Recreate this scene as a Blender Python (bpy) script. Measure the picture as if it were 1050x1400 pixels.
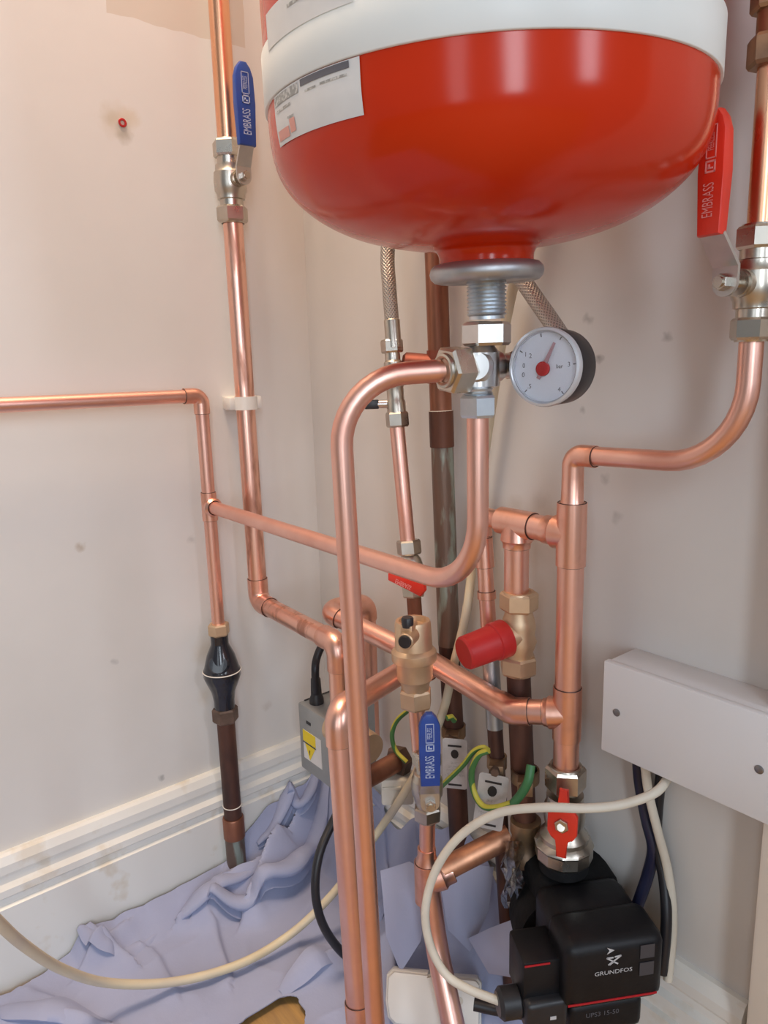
import bpy, bmesh, math, random
from mathutils import Vector, Matrix, noise
random.seed(7)
V = Vector
S = bpy.context.scene
for o in list(bpy.data.objects): bpy.data.objects.remove(o)
COL = S.collection

# ------------------------------------------------------------------ camera
F = 1020.0
ROW = [V((0.62580435, 0.77949621, -0.02746953)),      # image right in world axes
       V((0.14137629, -0.14799549, -0.97883098)),     # image down
       V((-0.7670604, 0.60867314, -0.2028185))]       # view direction
EYE = V((0.82062876, -0.53691496, 0.66557298))
cd = bpy.data.cameras.new('camera'); cam = bpy.data.objects.new('camera', cd); COL.objects.link(cam)
cd.sensor_fit = 'VERTICAL'; cd.sensor_height = 36; cd.lens = 36 * F / 1400; cd.clip_start = .01
r, u, b = ROW[0], -ROW[1], -ROW[2]
cam.matrix_world = Matrix(((r.x, u.x, b.x, EYE.x), (r.y, u.y, b.y, EYE.y), (r.z, u.z, b.z, EYE.z), (0, 0, 0, 1)))
S.camera = cam

# ------------------------------------------------------------------ light
S.view_settings.view_transform = 'Standard'; S.view_settings.look = 'None'
S.view_settings.gamma = 1; S.view_settings.use_curve_mapping = False
S.view_settings.exposure = 0.12
wd = bpy.data.worlds.new('world'); S.world = wd; wd.use_nodes = True
wd.node_tree.nodes['Background'].inputs[0].default_value = (.86, .92, 1, 1)
wd.node_tree.nodes['Background'].inputs[1].default_value = .20

def area(name, loc, target, sx, sy, power, col):
    l = bpy.data.lights.new(name, 'AREA'); l.shape = 'RECTANGLE'; l.size = sx; l.size_y = sy
    l.energy = power; l.color = col
    o = bpy.data.objects.new(name, l); COL.objects.link(o); o.location = loc
    o.rotation_euler = (V(target) - V(loc)).to_track_quat('-Z', 'Y').to_euler()
    return o
area('window_daylight', (2.2, -1.32, 1.12), (.1, -.2, .5), .30, 1.4, 15, (.80, .90, 1))
area('second_window_daylight', (1.6, -2.0, 1.0), (.3, -.1, .5), .30, 1.6, 4.5, (.80, .90, 1))
area('far_window_daylight', (2.3, -.20, 1.22), (.3, -.2, .7), .26, .9, 7, (.82, .88, 1))
area('ceiling_lamp', (.30, -.50, 2.2), (.25, -.3, .6), .45, .45, 22, (1, .76, .54))

# ------------------------------------------------------------------ pixel-to-place helper
def P(px, py, x=None, y=None, z=None, d=None):
    """point of the place seen at photo pixel (px,py) on the plane x=, y= or z=, or at depth d"""
    k = ROW[0] * ((px - 525) / F) + ROW[1] * ((py - 700) / F) + ROW[2]
    if d is not None: t = d
    elif x is not None: t = (x - EYE.x) / k.x
    elif y is not None: t = (y - EYE.y) / k.y
    else: t = (z - EYE.z) / k.z
    return EYE + k * t

# ------------------------------------------------------------------ mesh helpers
X, Y, Z = V((1, 0, 0)), V((0, 1, 0)), V((0, 0, 1))
def frame(d):
    d = V(d).normalized(); a = Z if abs(d.z) < .9 else X
    u = (a - d * a.dot(d)).normalized(); return u, d.cross(u)

def lathe(bm, o, d, prof, seg=32, ph=0.0):
    """surface of revolution; prof = [(distance along d, radius), ...]"""
    o = V(o); d = V(d).normalized(); u, v = frame(d); rings = []
    for t, rr in prof:
        c = o + d * t
        if rr < 1e-6: rings.append([bm.verts.new(c)])
        else: rings.append([bm.verts.new(c + (u * math.cos(ph + 2 * math.pi * i / seg) + v * math.sin(ph + 2 * math.pi * i / seg)) * rr) for i in range(seg)])
    for a, c in zip(rings, rings[1:]):
        for i in range(seg):
            j = (i + 1) % seg
            if len(a) == 1 and len(c) == 1: break
            if len(a) == 1: bm.faces.new((a[0], c[j], c[i]))
            elif len(c) == 1: bm.faces.new((a[i], a[j], c[0]))
            else: bm.faces.new((a[i], a[j], c[j], c[i]))

def cyl(bm, a, c, rr, seg=28, cham=0.0):
    a, c = V(a), V(c); L = (c - a).length
    if cham: p = [(0, 0), (0, rr - cham), (cham, rr), (L - cham, rr), (L, rr - cham), (L, 0)]
    else: p = [(0, 0), (0, rr), (L, rr), (L, 0)]
    lathe(bm, a, c - a, p, seg)

def hexa(bm, a, d, L, af, ph=.3):
    """hexagon nut, af across flats, starts at a along d"""
    R6 = af / 2 / math.cos(math.pi / 6)
    lathe(bm, a, d, [(0, 0), (0, R6 * .9), (L * .12, R6), (L * .88, R6), (L, R6 * .9), (L, 0)], 6, ph)

def path(pts, rad, n=10):
    """polyline with rounded corners; rad is one radius or one per corner"""
    pts = [V(p) for p in pts]; out = [pts[0]]; arcs = []
    for i in range(1, len(pts) - 1):
        a, p, c = pts[i - 1], pts[i], pts[i + 1]
        R_ = rad[i - 1] if isinstance(rad, (list, tuple)) else rad
        d1, d2 = (a - p).normalized(), (c - p).normalized()
        ang = d1.angle(d2)
        if R_ <= 0 or ang > 3.1: out.append(p); continue
        t = min(R_ / math.tan(ang / 2), (a - p).length * .95, (c - p).length * .95)
        R2 = t * math.tan(ang / 2)
        bis = (d1 + d2).normalized(); ce = p + bis * (R2 / math.sin(ang / 2))
        s, e = p + d1 * t - ce, p + d2 * t - ce; tot = s.angle(e); ax = s.cross(e).normalized()
        arc = [ce + Matrix.Rotation(tot * k / n, 3, ax) @ s for k in range(n + 1)]
        out += arc; arcs.append((arc, d1, d2))
    out.append(pts[-1]); return out, arcs

def spline(pts, n=8):
    pts = [V(p) for p in pts]; q = [pts[0] * 2 - pts[1]] + pts + [pts[-1] * 2 - pts[-2]]; out = []
    for i in range(1, len(q) - 2):
        a, b_, c, d = q[i - 1], q[i], q[i + 1], q[i + 2]
        for k in range(n):
            t = k / n
            out.append(.5 * ((2 * b_) + (c - a) * t + (2 * a - 5 * b_ + 4 * c - d) * t * t + (3 * b_ - a - 3 * c + d) * t ** 3))
    out.append(pts[-1]); return out

def tube(bm, pts, rr, seg=24, cap=True):
    pts = [V(p) for p in pts]; n = len(pts)
    tg = [(pts[min(i + 1, n - 1)] - pts[max(i - 1, 0)]).normalized() for i in range(n)]
    u, _ = frame(tg[0]); rings = []
    for i in range(n):
        if i: u = tg[i - 1].rotation_difference(tg[i]) @ u
        u = (u - tg[i] * u.dot(tg[i])).normalized(); v = tg[i].cross(u)
        r_ = rr(i / (n - 1)) if callable(rr) else rr
        rings.append([bm.verts.new(pts[i] + (u * math.cos(2 * math.pi * k / seg) + v * math.sin(2 * math.pi * k / seg)) * r_) for k in range(seg)])
    for a, c in zip(rings, rings[1:]):
        for k in range(seg): bm.faces.new((a[k], a[(k + 1) % seg], c[(k + 1) % seg], c[k]))
    if cap: bm.faces.new(rings[0][::-1]); bm.faces.new(rings[-1])

def box(bm, o, ax, lo, hi, bev=0.0, seg=2):
    """box from lo to hi in the frame (o; ax=(u,v,w))"""
    t = bmesh.new(); vs = []
    for k in range(8):
        c = [(hi if k >> i & 1 else lo)[i] for i in range(3)]
        vs.append(t.verts.new(V(o) + ax[0] * c[0] + ax[1] * c[1] + ax[2] * c[2]))
    for f in ((0, 2, 3, 1), (4, 5, 7, 6), (0, 1, 5, 4), (2, 6, 7, 3), (0, 4, 6, 2), (1, 3, 7, 5)): t.faces.new([vs[i] for i in f])
    if bev: bmesh.ops.bevel(t, geom=t.edges[:], offset=bev, segments=seg, affect='EDGES', profile=.5)
    bmesh.ops.recalc_face_normals(t, faces=t.faces[:]); merge(bm, t)

def merge(bm, t):
    m = bpy.data.meshes.new('tmp'); t.to_mesh(m); t.free(); bm.from_mesh(m); bpy.data.meshes.remove(m)

def prism(bm, o, u, v, outline, thick, bev=0.0):
    """outline [(a,b)] in the plane (u,v) at o, extruded along u x v by thick"""
    w = u.cross(v).normalized(); t = bmesh.new()
    lo = [t.verts.new(V(o) + u * a + v * c) for a, c in outline]
    hi = [t.verts.new(V(o) + u * a + v * c + w * thick) for a, c in outline]
    t.faces.new(lo[::-1]); top = t.faces.new(hi); n = len(lo)
    for i in range(n): t.faces.new((lo[i], lo[(i + 1) % n], hi[(i + 1) % n], hi[i]))
    if bev:
        ed = [e for e in t.edges if (e.verts[0] in hi and e.verts[1] in hi) or (e.verts[0] in lo and e.verts[1] in lo)]
        bmesh.ops.bevel(t, geom=ed, offset=bev, segments=2, affect='EDGES', profile=.5)
    bmesh.ops.recalc_face_normals(t, faces=t.faces[:]); merge(bm, t)

def roundrect(w, h, r_, n=6):
    out = []
    for cx, cy, a0 in ((w / 2 - r_, h / 2 - r_, 0), (-w / 2 + r_, h / 2 - r_, 90), (-w / 2 + r_, -h / 2 + r_, 180), (w / 2 - r_, -h / 2 + r_, 270)):
        for k in range(n + 1):
            a = math.radians(a0 + 90 * k / n); out.append((cx + r_ * math.cos(a), cy + r_ * math.sin(a)))
    return out

def torus(bm, c, d, R_, r_, seg=40, ms=10):
    u, v = frame(d); d = V(d).normalized()
    rg = [[bm.verts.new(V(c) + (u * math.cos(a) + v * math.sin(a)) * (R_ + r_ * math.cos(q)) + d * (r_ * math.sin(q)))
           for q in [2 * math.pi * k / ms for k in range(ms)]] for a in [2 * math.pi * i / seg for i in range(seg)]]
    for i in range(seg):
        for k in range(ms):
            bm.faces.new((rg[i][k], rg[(i + 1) % seg][k], rg[(i + 1) % seg][(k + 1) % ms], rg[i][(k + 1) % ms]))

# ------------------------------------------------------------------ objects
def thing(name, label, cat, loc, group=None):
    o = bpy.data.objects.new(name, None); o.empty_display_size = .02; COL.objects.link(o); o.location = loc
    o['label'] = label; o['category'] = cat
    if group: o['group'] = group
    return o
def origin(p):
    v = V((0, 0, 0))
    while p: v += p.location; p = p.parent
    return v
def obj(name, bm, m, parent=None, sharp=38, label=None, loc=None, recalc=True):
    if recalc: bmesh.ops.recalc_face_normals(bm, faces=bm.faces[:])
    off = origin(parent) if parent else V(loc or (0, 0, 0))
    for v in bm.verts: v.co -= off
    me = bpy.data.meshes.new(name); bm.to_mesh(me); bm.free()
    me.shade_smooth(); me.set_sharp_from_angle(angle=math.radians(sharp))
    o = bpy.data.objects.new(name, me); COL.objects.link(o); me.materials.append(m)
    if parent: o.parent = parent
    elif loc: o.location = loc
    if label: o['label'] = label
    return o
def tag(o, label, cat, group=None):
    o['label'] = label; o['category'] = cat
    if group: o['group'] = group
    return o
def B(): return bmesh.new()

def text(name, s, o, u, v, size, m, parent, thick=.0003, align='CENTER', squash=1.0):
    """lettering standing on a surface at o, reading along u, upright along v"""
    c = bpy.data.curves.new('t', 'FONT'); c.body = s; c.size = 1; c.align_x = align; c.align_y = 'CENTER'; c.extrude = .0; c.resolution_u = 3
    t = bpy.data.objects.new('t', c); COL.objects.link(t)
    me = bpy.data.meshes.new_from_object(t.evaluated_get(bpy.context.evaluated_depsgraph_get()))
    bpy.data.objects.remove(t)
    u, v = V(u).normalized(), V(v).normalized(); w = u.cross(v); off = origin(parent)
    for q in me.vertices: q.co = V(o) + u * (q.co.x * size * squash) + v * (q.co.y * size) + w * thick - off
    me.name = name; me.materials.clear(); me.materials.append(m)
    ob = bpy.data.objects.new(name, me); COL.objects.link(ob); ob.parent = parent
    return ob

# ------------------------------------------------------------------ materials
def mat(name, col, rough=.5, metal=0.0, col2=None, scale=20, amt=1.0, bump=0.0, bscale=60, coat=0.0, detail=4, lohi=(.35, .65), rough2=None, stretch=None, spec=.5):
    m = bpy.data.materials.new(name); m.use_nodes = True; nt = m.node_tree; bs = nt.nodes['Principled BSDF']
    bs.inputs['Base Color'].default_value = (*col, 1); bs.inputs['Roughness'].default_value = rough
    bs.inputs['Metallic'].default_value = metal; bs.inputs['Coat Weight'].default_value = coat
    bs.inputs['Specular IOR Level'].default_value = spec
    tc = nt.nodes.new('ShaderNodeNewGeometry'); vec = tc.outputs['Position']
    if stretch:
        mp = nt.nodes.new('ShaderNodeMapping'); mp.inputs['Scale'].default_value = stretch; nt.links.new(vec, mp.inputs[0]); vec = mp.outputs[0]
    if col2:
        nz = nt.nodes.new('ShaderNodeTexNoise'); nz.inputs['Scale'].default_value = scale; nz.inputs['Detail'].default_value = detail
        nt.links.new(vec, nz.inputs['Vector'])
        mr = nt.nodes.new('ShaderNodeMapRange'); mr.inputs[1].default_value = lohi[0]; mr.inputs[2].default_value = lohi[1]; mr.inputs[4].default_value = amt
        nt.links.new(nz.outputs[0], mr.inputs[0])
        mx = nt.nodes.new('ShaderNodeMix'); mx.data_type = 'RGBA'; mx.inputs[6].default_value = (*col, 1); mx.inputs[7].default_value = (*col2, 1)
        nt.links.new(mr.outputs[0], mx.inputs[0]); nt.links.new(mx.outputs[2], bs.inputs['Base Color'])
        if rough2 is not None:
            m2 = nt.nodes.new('ShaderNodeMix'); m2.inputs[2].default_value = rough; m2.inputs[3].default_value = rough2
            nt.links.new(mr.outputs[0], m2.inputs[0]); nt.links.new(m2.outputs[0], bs.inputs['Roughness'])
    if bump:
        n2 = nt.nodes.new('ShaderNodeTexNoise'); n2.inputs['Scale'].default_value = bscale; n2.inputs['Detail'].default_value = 4
        nt.links.new(vec, n2.inputs['Vector'])
        bp = nt.nodes.new('ShaderNodeBump'); bp.inputs['Strength'].default_value = bump; bp.inputs['Distance'].default_value = .002
        nt.links.new(n2.outputs[0], bp.inputs['Height']); nt.links.new(bp.outputs[0], bs.inputs['Normal'])
    return m

def spots(m, lst):
    """marks with a shape of their own on a painted wall: (place, radius, colour, strength)"""
    nt = m.node_tree; bs = nt.nodes['Principled BSDF']; inp = bs.inputs['Base Color']
    geo = nt.nodes.new('ShaderNodeNewGeometry'); nz = nt.nodes.new('ShaderNodeTexNoise'); nz.inputs['Scale'].default_value = 90
    nt.links.new(geo.outputs['Position'], nz.inputs['Vector'])
    ad = nt.nodes.new('ShaderNodeVectorMath'); ad.operation = 'MULTIPLY_ADD'; ad.inputs[1].default_value = (.012,) * 3
    nt.links.new(nz.outputs['Color'], ad.inputs[0]); nt.links.new(geo.outputs['Position'], ad.inputs[2])
    for c, rr, col, st in lst:
        ds = nt.nodes.new('ShaderNodeVectorMath'); ds.operation = 'DISTANCE'; ds.inputs[1].default_value = V(c) + V((.006, .006, .006))
        nt.links.new(ad.outputs[0], ds.inputs[0])
        mr = nt.nodes.new('ShaderNodeMapRange'); mr.inputs[1].default_value = rr; mr.inputs[2].default_value = rr * .2; mr.inputs[3].default_value = 0; mr.inputs[4].default_value = st * .75
        nt.links.new(ds.outputs['Value'], mr.inputs[0])
        mx = nt.nodes.new('ShaderNodeMix'); mx.data_type = 'RGBA'; mx.inputs[7].default_value = (*col, 1)
        src = inp.links[0].from_socket if inp.links else None
        if src: nt.links.new(src, mx.inputs[6])
        else: mx.inputs[6].default_value = inp.default_value
        nt.links.new(mr.outputs[0], mx.inputs[0]); nt.links.new(mx.outputs[2], inp)

M = {}
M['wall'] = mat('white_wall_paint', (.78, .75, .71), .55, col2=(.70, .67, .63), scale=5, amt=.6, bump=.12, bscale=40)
M['wall_shaded'] = mat('white_wall_paint_scuffed_shaded', (.67, .645, .62), .55, col2=(.60, .575, .55), scale=6, amt=.6, bump=.12, bscale=40)  # same paint as the left wall, darkened: shade put into the colour
M['skirt'] = mat('gloss_white_woodwork', (.80, .79, .75), .3, col2=(.62, .52, .38), scale=30, amt=.5, lohi=(.60, .72), bump=.1, bscale=30)
M['trim'] = mat('cream_door_frame', (.80, .74, .66), .45, col2=(.72, .66, .58), scale=8, amt=.5)
M['floor'] = mat('orange_floorboards', (.46, .27, .09), .6, col2=(.28, .17, .08), scale=14, amt=.8, stretch=(1, 8, 1), bump=.2)
M['ceiling'] = mat('white_ceiling_paint', (.8, .78, .74), .8)
M['copper'] = mat('new_copper', (.92, .55, .45), .34, 1, col2=(.78, .42, .33), scale=22, amt=.8, rough2=.48, lohi=(.4, .7))
M['copper_stained'] = mat('flux_stained_copper', (.93, .55, .43), .32, 1, col2=(.50, .25, .18), scale=26, amt=.9, rough2=.5, lohi=(.52, .62), stretch=(2.5, 2.5, .5))
M['copper_fit'] = mat('soldered_copper_fitting', (.90, .52, .41), .31, 1, col2=(.72, .36, .25), scale=45, amt=.8, rough2=.46, lohi=(.45, .7))
M['copper_warm_lit'] = mat('warm_lit_copper', (.95, .55, .36), .22, 1, col2=(.80, .38, .20), scale=25, amt=.8, rough2=.36, stretch=(1, 1, .35))  # copper for the upper pipes, warm light painted into its orange
M['copper_burnt'] = mat('heat_stained_copper', (.78, .40, .24), .45, .95, col2=(.40, .20, .13), scale=30, amt=1, rough2=.55)
M['stub'] = mat('red_brown_copper', (.30, .09, .06), .5, .6, col2=(.22, .07, .05), scale=40)
M['copper_old'] = mat('tarnished_dark_copper', (.17, .075, .05), .5, .6, col2=(.07, .04, .035), scale=30, amt=1, bump=.15, stretch=(1, 1, .4))
M['copper_brown'] = mat('brown_aged_copper', (.42, .19, .12), .42, .85, col2=(.20, .08, .05), scale=24, amt=1, bump=.1, stretch=(1, 1, .3))
M['verdigris'] = mat('patinated_copper', (.20, .14, .11), .45, .6, col2=(.34, .40, .35), scale=26, amt=.95, lohi=(.50, .62), bump=.4, stretch=(3.0, 3.0, .7))
M['solder'] = mat('dark_solder_line', (.10, .06, .05), .5, .7)
M['nickel'] = mat('nickel_plated_brass', (.60, .55, .48), .26, 1, col2=(.48, .43, .36), scale=40, amt=.7, rough2=.4)
M['chrome'] = mat('bright_plated_metal', (.66, .64, .62), .28, 1, col2=(.58, .56, .54), scale=50, amt=.6)
M['zinc'] = mat('zinc_plated_steel', (.70, .75, .79), .38, 1, col2=(.58, .63, .68), scale=60, amt=.7)
M['galv'] = mat('galvanised_steel', (.50, .51, .52), .45, .9, col2=(.40, .41, .43), scale=40, amt=.8)
M['steel'] = mat('lever_steel', (.62, .61, .59), .35, 1, col2=(.52, .51, .5), scale=60, amt=.6)
M['brass'] = mat('raw_brass', (.74, .55, .37), .45, .85, col2=(.64, .46, .30), scale=40, amt=.8, rough2=.5)
M['brass_old'] = mat('dull_old_brass', (.42, .28, .16), .45, .8, col2=(.20, .13, .09), scale=40, amt=1)
M['iron_brown'] = mat('brown_iron_nut', (.20, .13, .10), .55, .5, col2=(.12, .08, .06), scale=60, amt=1)
M['red'] = mat('red_enamel', (.58, .032, .005), .17, 0, coat=0, col2=(.54, .029, .004), scale=12, bump=.02, bscale=30, spec=.32)
M['red_cap'] = mat('red_plastic', (.52, .02, .02), .42, col2=(.45, .016, .016), scale=30)
M['red_grip'] = mat('red_vinyl_grip', (.72, .035, .015), .36, col2=(.62, .03, .014), scale=40)
M['blue_grip'] = mat('blue_vinyl_grip', (.018, .07, .34), .36, col2=(.02, .06, .28), scale=40)
M['white_band'] = mat('white_band_sticker', (.78, .80, .78), .4, col2=(.73, .75, .73), scale=10)
M['label'] = mat('white_paper_label', (.70, .69, .68), .5, col2=(.62, .61, .60), scale=50, amt=.6)
M['ink'] = mat('grey_print', (.30, .295, .28), .6, col2=(.60, .59, .57), scale=420, lohi=(.45, .6))
M['pink_ink'] = mat('pink_print', (.72, .33, .27), .5)
M['pale_ink'] = mat('pale_raised_lettering', (.45, .52, .70), .5)
M['pink_letter'] = mat('worn_pale_red_lettering', (.80, .30, .28), .5)
M['black'] = mat('black_plastic', (.016, .016, .019), .38, col2=(.024, .024, .028), scale=60)
M['pump_black'] = mat('matt_black_pump_shell', (.006, .006, .008), .45, col2=(.009, .009, .011), scale=60, bump=.1, bscale=200, spec=.3)
M['foam'] = mat('black_insulation_foam', (.007, .007, .008), .8, col2=(.012, .012, .013), scale=60, bump=.5, bscale=160, spec=.2)
M['black_gloss'] = mat('glossy_black_paint', (.014, .015, .022), .2, coat=.4)
M['white_plastic'] = mat('white_plastic', (.78, .76, .72), .4, col2=(.72, .70, .66), scale=12)
M['box_white'] = mat('white_painted_cover', (.74, .74, .76), .42, col2=(.70, .70, .71), scale=7)
M['clip'] = mat('white_nylon_clip', (.80, .76, .70), .4)
M['cable_white'] = mat('off_white_cable', (.70, .66, .57), .45, col2=(.62, .57, .48), scale=30)
M['cable_cream'] = mat('cream_cable', (.66, .56, .38), .5, col2=(.58, .50, .38), scale=20)
M['cable_black'] = mat('black_cable', (.014, .014, .018), .4)
M['cable_navy'] = mat('navy_cable', (.014, .016, .045), .4)
M['yellow'] = mat('yellow_tape', (.62, .50, .05), .5)
M['green'] = mat('green_insulation', (.05, .19, .07), .45)
M['sticker_yellow'] = mat('yellow_warning_print', (.80, .60, .02), .5)
M['grey_case'] = mat('grey_metal_case', (.36, .37, .37), .42, .3, col2=(.31, .32, .32), scale=30)
M['screw'] = mat('dull_screw', (.25, .25, .26), .4, .9)
M['tag'] = mat('printed_metal_tag', (.60, .58, .57), .4, .2, col2=(.48, .46, .45), scale=60)
M['dial'] = mat('white_dial', (.76, .78, .84), .4)
M['needle'] = mat('faded_red_needle', (.50, .30, .32), .45)
M['bezel'] = mat('clear_grey_bezel', (.62, .64, .68), .22, .3)
M['sheet'] = mat('lavender_blue_dust_sheet', (.36, .39, .55), .85, col2=(.325, .355, .51), scale=9, amt=.8, bump=.1, bscale=300, spec=.2)
M['red_line'] = mat('red_trim_line', (.45, .01, .02), .5)
M['logo'] = mat('light_grey_print', (.55, .55, .57), .5)
M['smoke'] = mat('dark_grey_print', (.11, .11, .13), .4)
M['button'] = mat('dim_grey_button', (.055, .055, .065), .35)
M['braid'] = None
def braid_material():
    m = mat('steel_wire_braid', (.45, .42, .38), .4, .8); nt = m.node_tree; bs = nt.nodes['Principled BSDF']
    tc = nt.nodes.new('ShaderNodeUVMap'); ws = []
    for ang in (35, -35):
        mp = nt.nodes.new('ShaderNodeMapping'); mp.inputs['Rotation'].default_value = (0, 0, math.radians(ang)); nt.links.new(tc.outputs[0], mp.inputs[0])
        w = nt.nodes.new('ShaderNodeTexWave'); w.inputs['Scale'].default_value = 150; nt.links.new(mp.outputs[0], w.inputs[0]); ws.append(w)
    mm = nt.nodes.new('ShaderNodeMath'); mm.operation = 'MAXIMUM'
    nt.links.new(ws[0].outputs['Fac'], mm.inputs[0]); nt.links.new(ws[1].outputs['Fac'], mm.inputs[1])
    mx = nt.nodes.new('ShaderNodeMix'); mx.data_type = 'RGBA'; mx.inputs[6].default_value = (.20, .185, .17, 1); mx.inputs[7].default_value = (.56, .51, .46, 1)
    nt.links.new(mm.outputs[0], mx.inputs[0]); nt.links.new(mx.outputs[2], bs.inputs['Base Color'])
    bp = nt.nodes.new('ShaderNodeBump'); bp.inputs['Strength'].default_value = .5; bp.inputs['Distance'].default_value = .0008
    nt.links.new(mm.outputs[0], bp.inputs['Height']); nt.links.new(bp.outputs[0], bs.inputs['Normal'])
    return m
M['braid'] = braid_material()
def glass_material():
    m = bpy.data.materials.new('clear_plastic'); m.use_nodes = True; bs = m.node_tree.nodes['Principled BSDF']
    bs.inputs['Base Color'].default_value = (.82, .88, .90, 1); bs.inputs['Roughness'].default_value = .08
    bs.inputs['Transmission Weight'].default_value = 1; bs.inputs['IOR'].default_value = 1.3
    return m
M['clear'] = glass_material()
M['lens'] = M['clear'].copy(); M['lens'].name = 'clear_lens'; M['lens'].node_tree.nodes['Principled BSDF'].inputs['Base Color'].default_value = (.97, .98, 1, 1); M['lens'].node_tree.nodes['Principled BSDF'].inputs['IOR'].default_value = 1.15
def earth_wire_material():
    m = mat('green_and_yellow_wire', (.05, .17, .05), .45); nt = m.node_tree; bs = nt.nodes['Principled BSDF']
    g = nt.nodes.new('ShaderNodeNewGeometry'); w = nt.nodes.new('ShaderNodeSeparateXYZ'); nt.links.new(g.outputs['Normal'], w.inputs[0])
    gt = nt.nodes.new('ShaderNodeMath'); gt.operation = 'GREATER_THAN'; gt.inputs[1].default_value = .15
    nt.links.new(w.outputs['Z'], gt.inputs[0])
    mx = nt.nodes.new('ShaderNodeMix'); mx.data_type = 'RGBA'; mx.inputs[6].default_value = (.06, .18, .05, 1); mx.inputs[7].default_value = (.50, .46, .06, 1)
    nt.links.new(gt.outputs[0], mx.inputs[0]); nt.links.new(mx.outputs[2], bs.inputs['Base Color'])
    return m
M['earth'] = earth_wire_material()

# paint marks on the walls
grey, beige = (.30, .29, .28), (.55, .42, .26)
spots(M['wall_shaded'], [(P(803, 437, y=0), .0058, grey, .8), (P(820, 490, y=0), .0056, (.18, .17, .17), .9), (P(912, 461, y=0), .005, grey, .8),
                   (P(797, 562, y=0), .005, grey, .7), (P(740, 690, y=0), .016, (.42, .38, .35), .5), (P(735, 755, y=0), .02, (.5, .45, .40), .5),
                   (P(828, 655, y=0), .006, grey, .6), (P(843, 707, y=0), .007, grey, .5), (P(860, 420, y=0), .03, (.5, .47, .44), .35),
                   (P(705, 690, y=0), .012, (.5, .45, .40), .5)])
spots(M['wall'], [(P(111, 749, x=0), .006, (.45, .35, .25), .8), (P(261, 738, x=0), .007, (.45, .42, .4), .6), (P(221, 1062, x=0), .005, grey, .8),
                  (P(160, 165, x=0), .022, (.60, .50, .36), .7), (P(176, 160, x=0), .014, (.66, .55, .40), .6), (P(150, 160, x=0), .012, (.56, .48, .36), .6),
                  (P(168, 183, x=0), .012, (.40, .35, .27), .8), (P(280, 890, x=0), .022, (.60, .47, .33), .6), (P(282, 950, x=0), .016, (.66, .55, .42), .5),
                  (P(365, 965, x=0), .008, (.55, .48, .42), .5), (P(437, 630, x=0), .009, (.50, .45, .42), .6), (P(155, 905, x=0), .005, grey, .5)])
def bare_edge(m):
    """unpainted beige strip left along the top of the left wall"""
    nt = m.node_tree; bs = nt.nodes['Principled BSDF']; inp = bs.inputs['Base Color']
    g = nt.nodes.new('ShaderNodeNewGeometry'); s = nt.nodes.new('ShaderNodeSeparateXYZ'); nt.links.new(g.outputs['Position'], s.inputs[0])
    def math_(op, a, b_):
        n = nt.nodes.new('ShaderNodeMath'); n.operation = op
        for i, q in enumerate((a, b_)):
            if isinstance(q, (int, float)): n.inputs[i].default_value = q
            else: nt.links.new(q, n.inputs[i])
        return n.outputs[0]
    nz = nt.nodes.new('ShaderNodeTexNoise'); nz.inputs['Scale'].default_value = 30; nt.links.new(g.outputs['Position'], nz.inputs['Vector'])
    wob = math_('MULTIPLY', nz.outputs[0], .008)
    zz = math_('ADD', s.outputs['Z'], wob); yy = math_('ADD', s.outputs['Y'], wob)
    z0, y0 = P(250, 38, x=0).z, P(338, 30, x=0).y
    k = math_('MULTIPLY', math_('GREATER_THAN', zz, z0), math_('LESS_THAN', yy, y0))
    k = math_('MULTIPLY', k, math_('GREATER_THAN', yy, P(150, 0, x=0).y))
    k = math_('MULTIPLY', k, .42)
    mx = nt.nodes.new('ShaderNodeMix'); mx.data_type = 'RGBA'; mx.inputs[7].default_value = (.55, .42, .28, 1)
    nt.links.new(inp.links[0].from_socket, mx.inputs[6]); nt.links.new(k, mx.inputs[0]); nt.links.new(mx.outputs[2], inp)
bare_edge(M['wall'])

# ------------------------------------------------------------------ the setting
AX = (X, Y, Z)
def struct(name, bm, m, label=None):
    o = obj(name, bm, m); o['kind'] = 'structure'; o['category'] = name.split('_')[0]
    if label: o['label'] = label
    return o
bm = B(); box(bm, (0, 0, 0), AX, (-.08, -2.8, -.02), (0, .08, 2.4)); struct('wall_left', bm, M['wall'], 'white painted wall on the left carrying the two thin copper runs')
bm = B(); box(bm, (0, 0, 0), AX, (0, 0, -.02), (.9, .08, 2.4)); struct('wall_right', bm, M['wall_shaded'], 'scuffed white wall behind the red vessel and white cover box')
bm = B(); box(bm, (0, 0, 0), AX, (0, -2.8, -.02), (2.2, 0, 0)); struct('floor', bm, M['floor'], 'orange-brown floorboards showing through a gap in the dust sheet')
bm = B(); box(bm, (0, 0, 0), AX, (-.08, -2.8, 2.4), (2.2, .08, 2.45)); struct('ceiling', bm, M['ceiling'], 'white ceiling above the pipework')
def skirting(name, along, out, a0, a1, h, label):
    prof = [(0, 0), (.018, 0), (.018, .64 * h), (.014, .655 * h), (.014, .70 * h), (.017, .72 * h), (.0165, .77 * h), (.0115, .80 * h), (.0105, .845 * h), (.0125, .87 * h), (.012, .93 * h), (.008, .985 * h), (.005, h), (0, h)]
    bm = B(); A = [bm.verts.new(along * a0 + out * o_ + Z * z_) for o_, z_ in prof]; C_ = [bm.verts.new(along * a1 + out * o_ + Z * z_) for o_, z_ in prof]
    n = len(prof)
    for i in range(n): bm.faces.new((A[i], A[(i + 1) % n], C_[(i + 1) % n], C_[i]))
    bm.faces.new(A); bm.faces.new(C_[::-1]); o = struct(name, bm, M['skirt'], label); o.data.set_sharp_from_angle(angle=math.radians(20))
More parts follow.
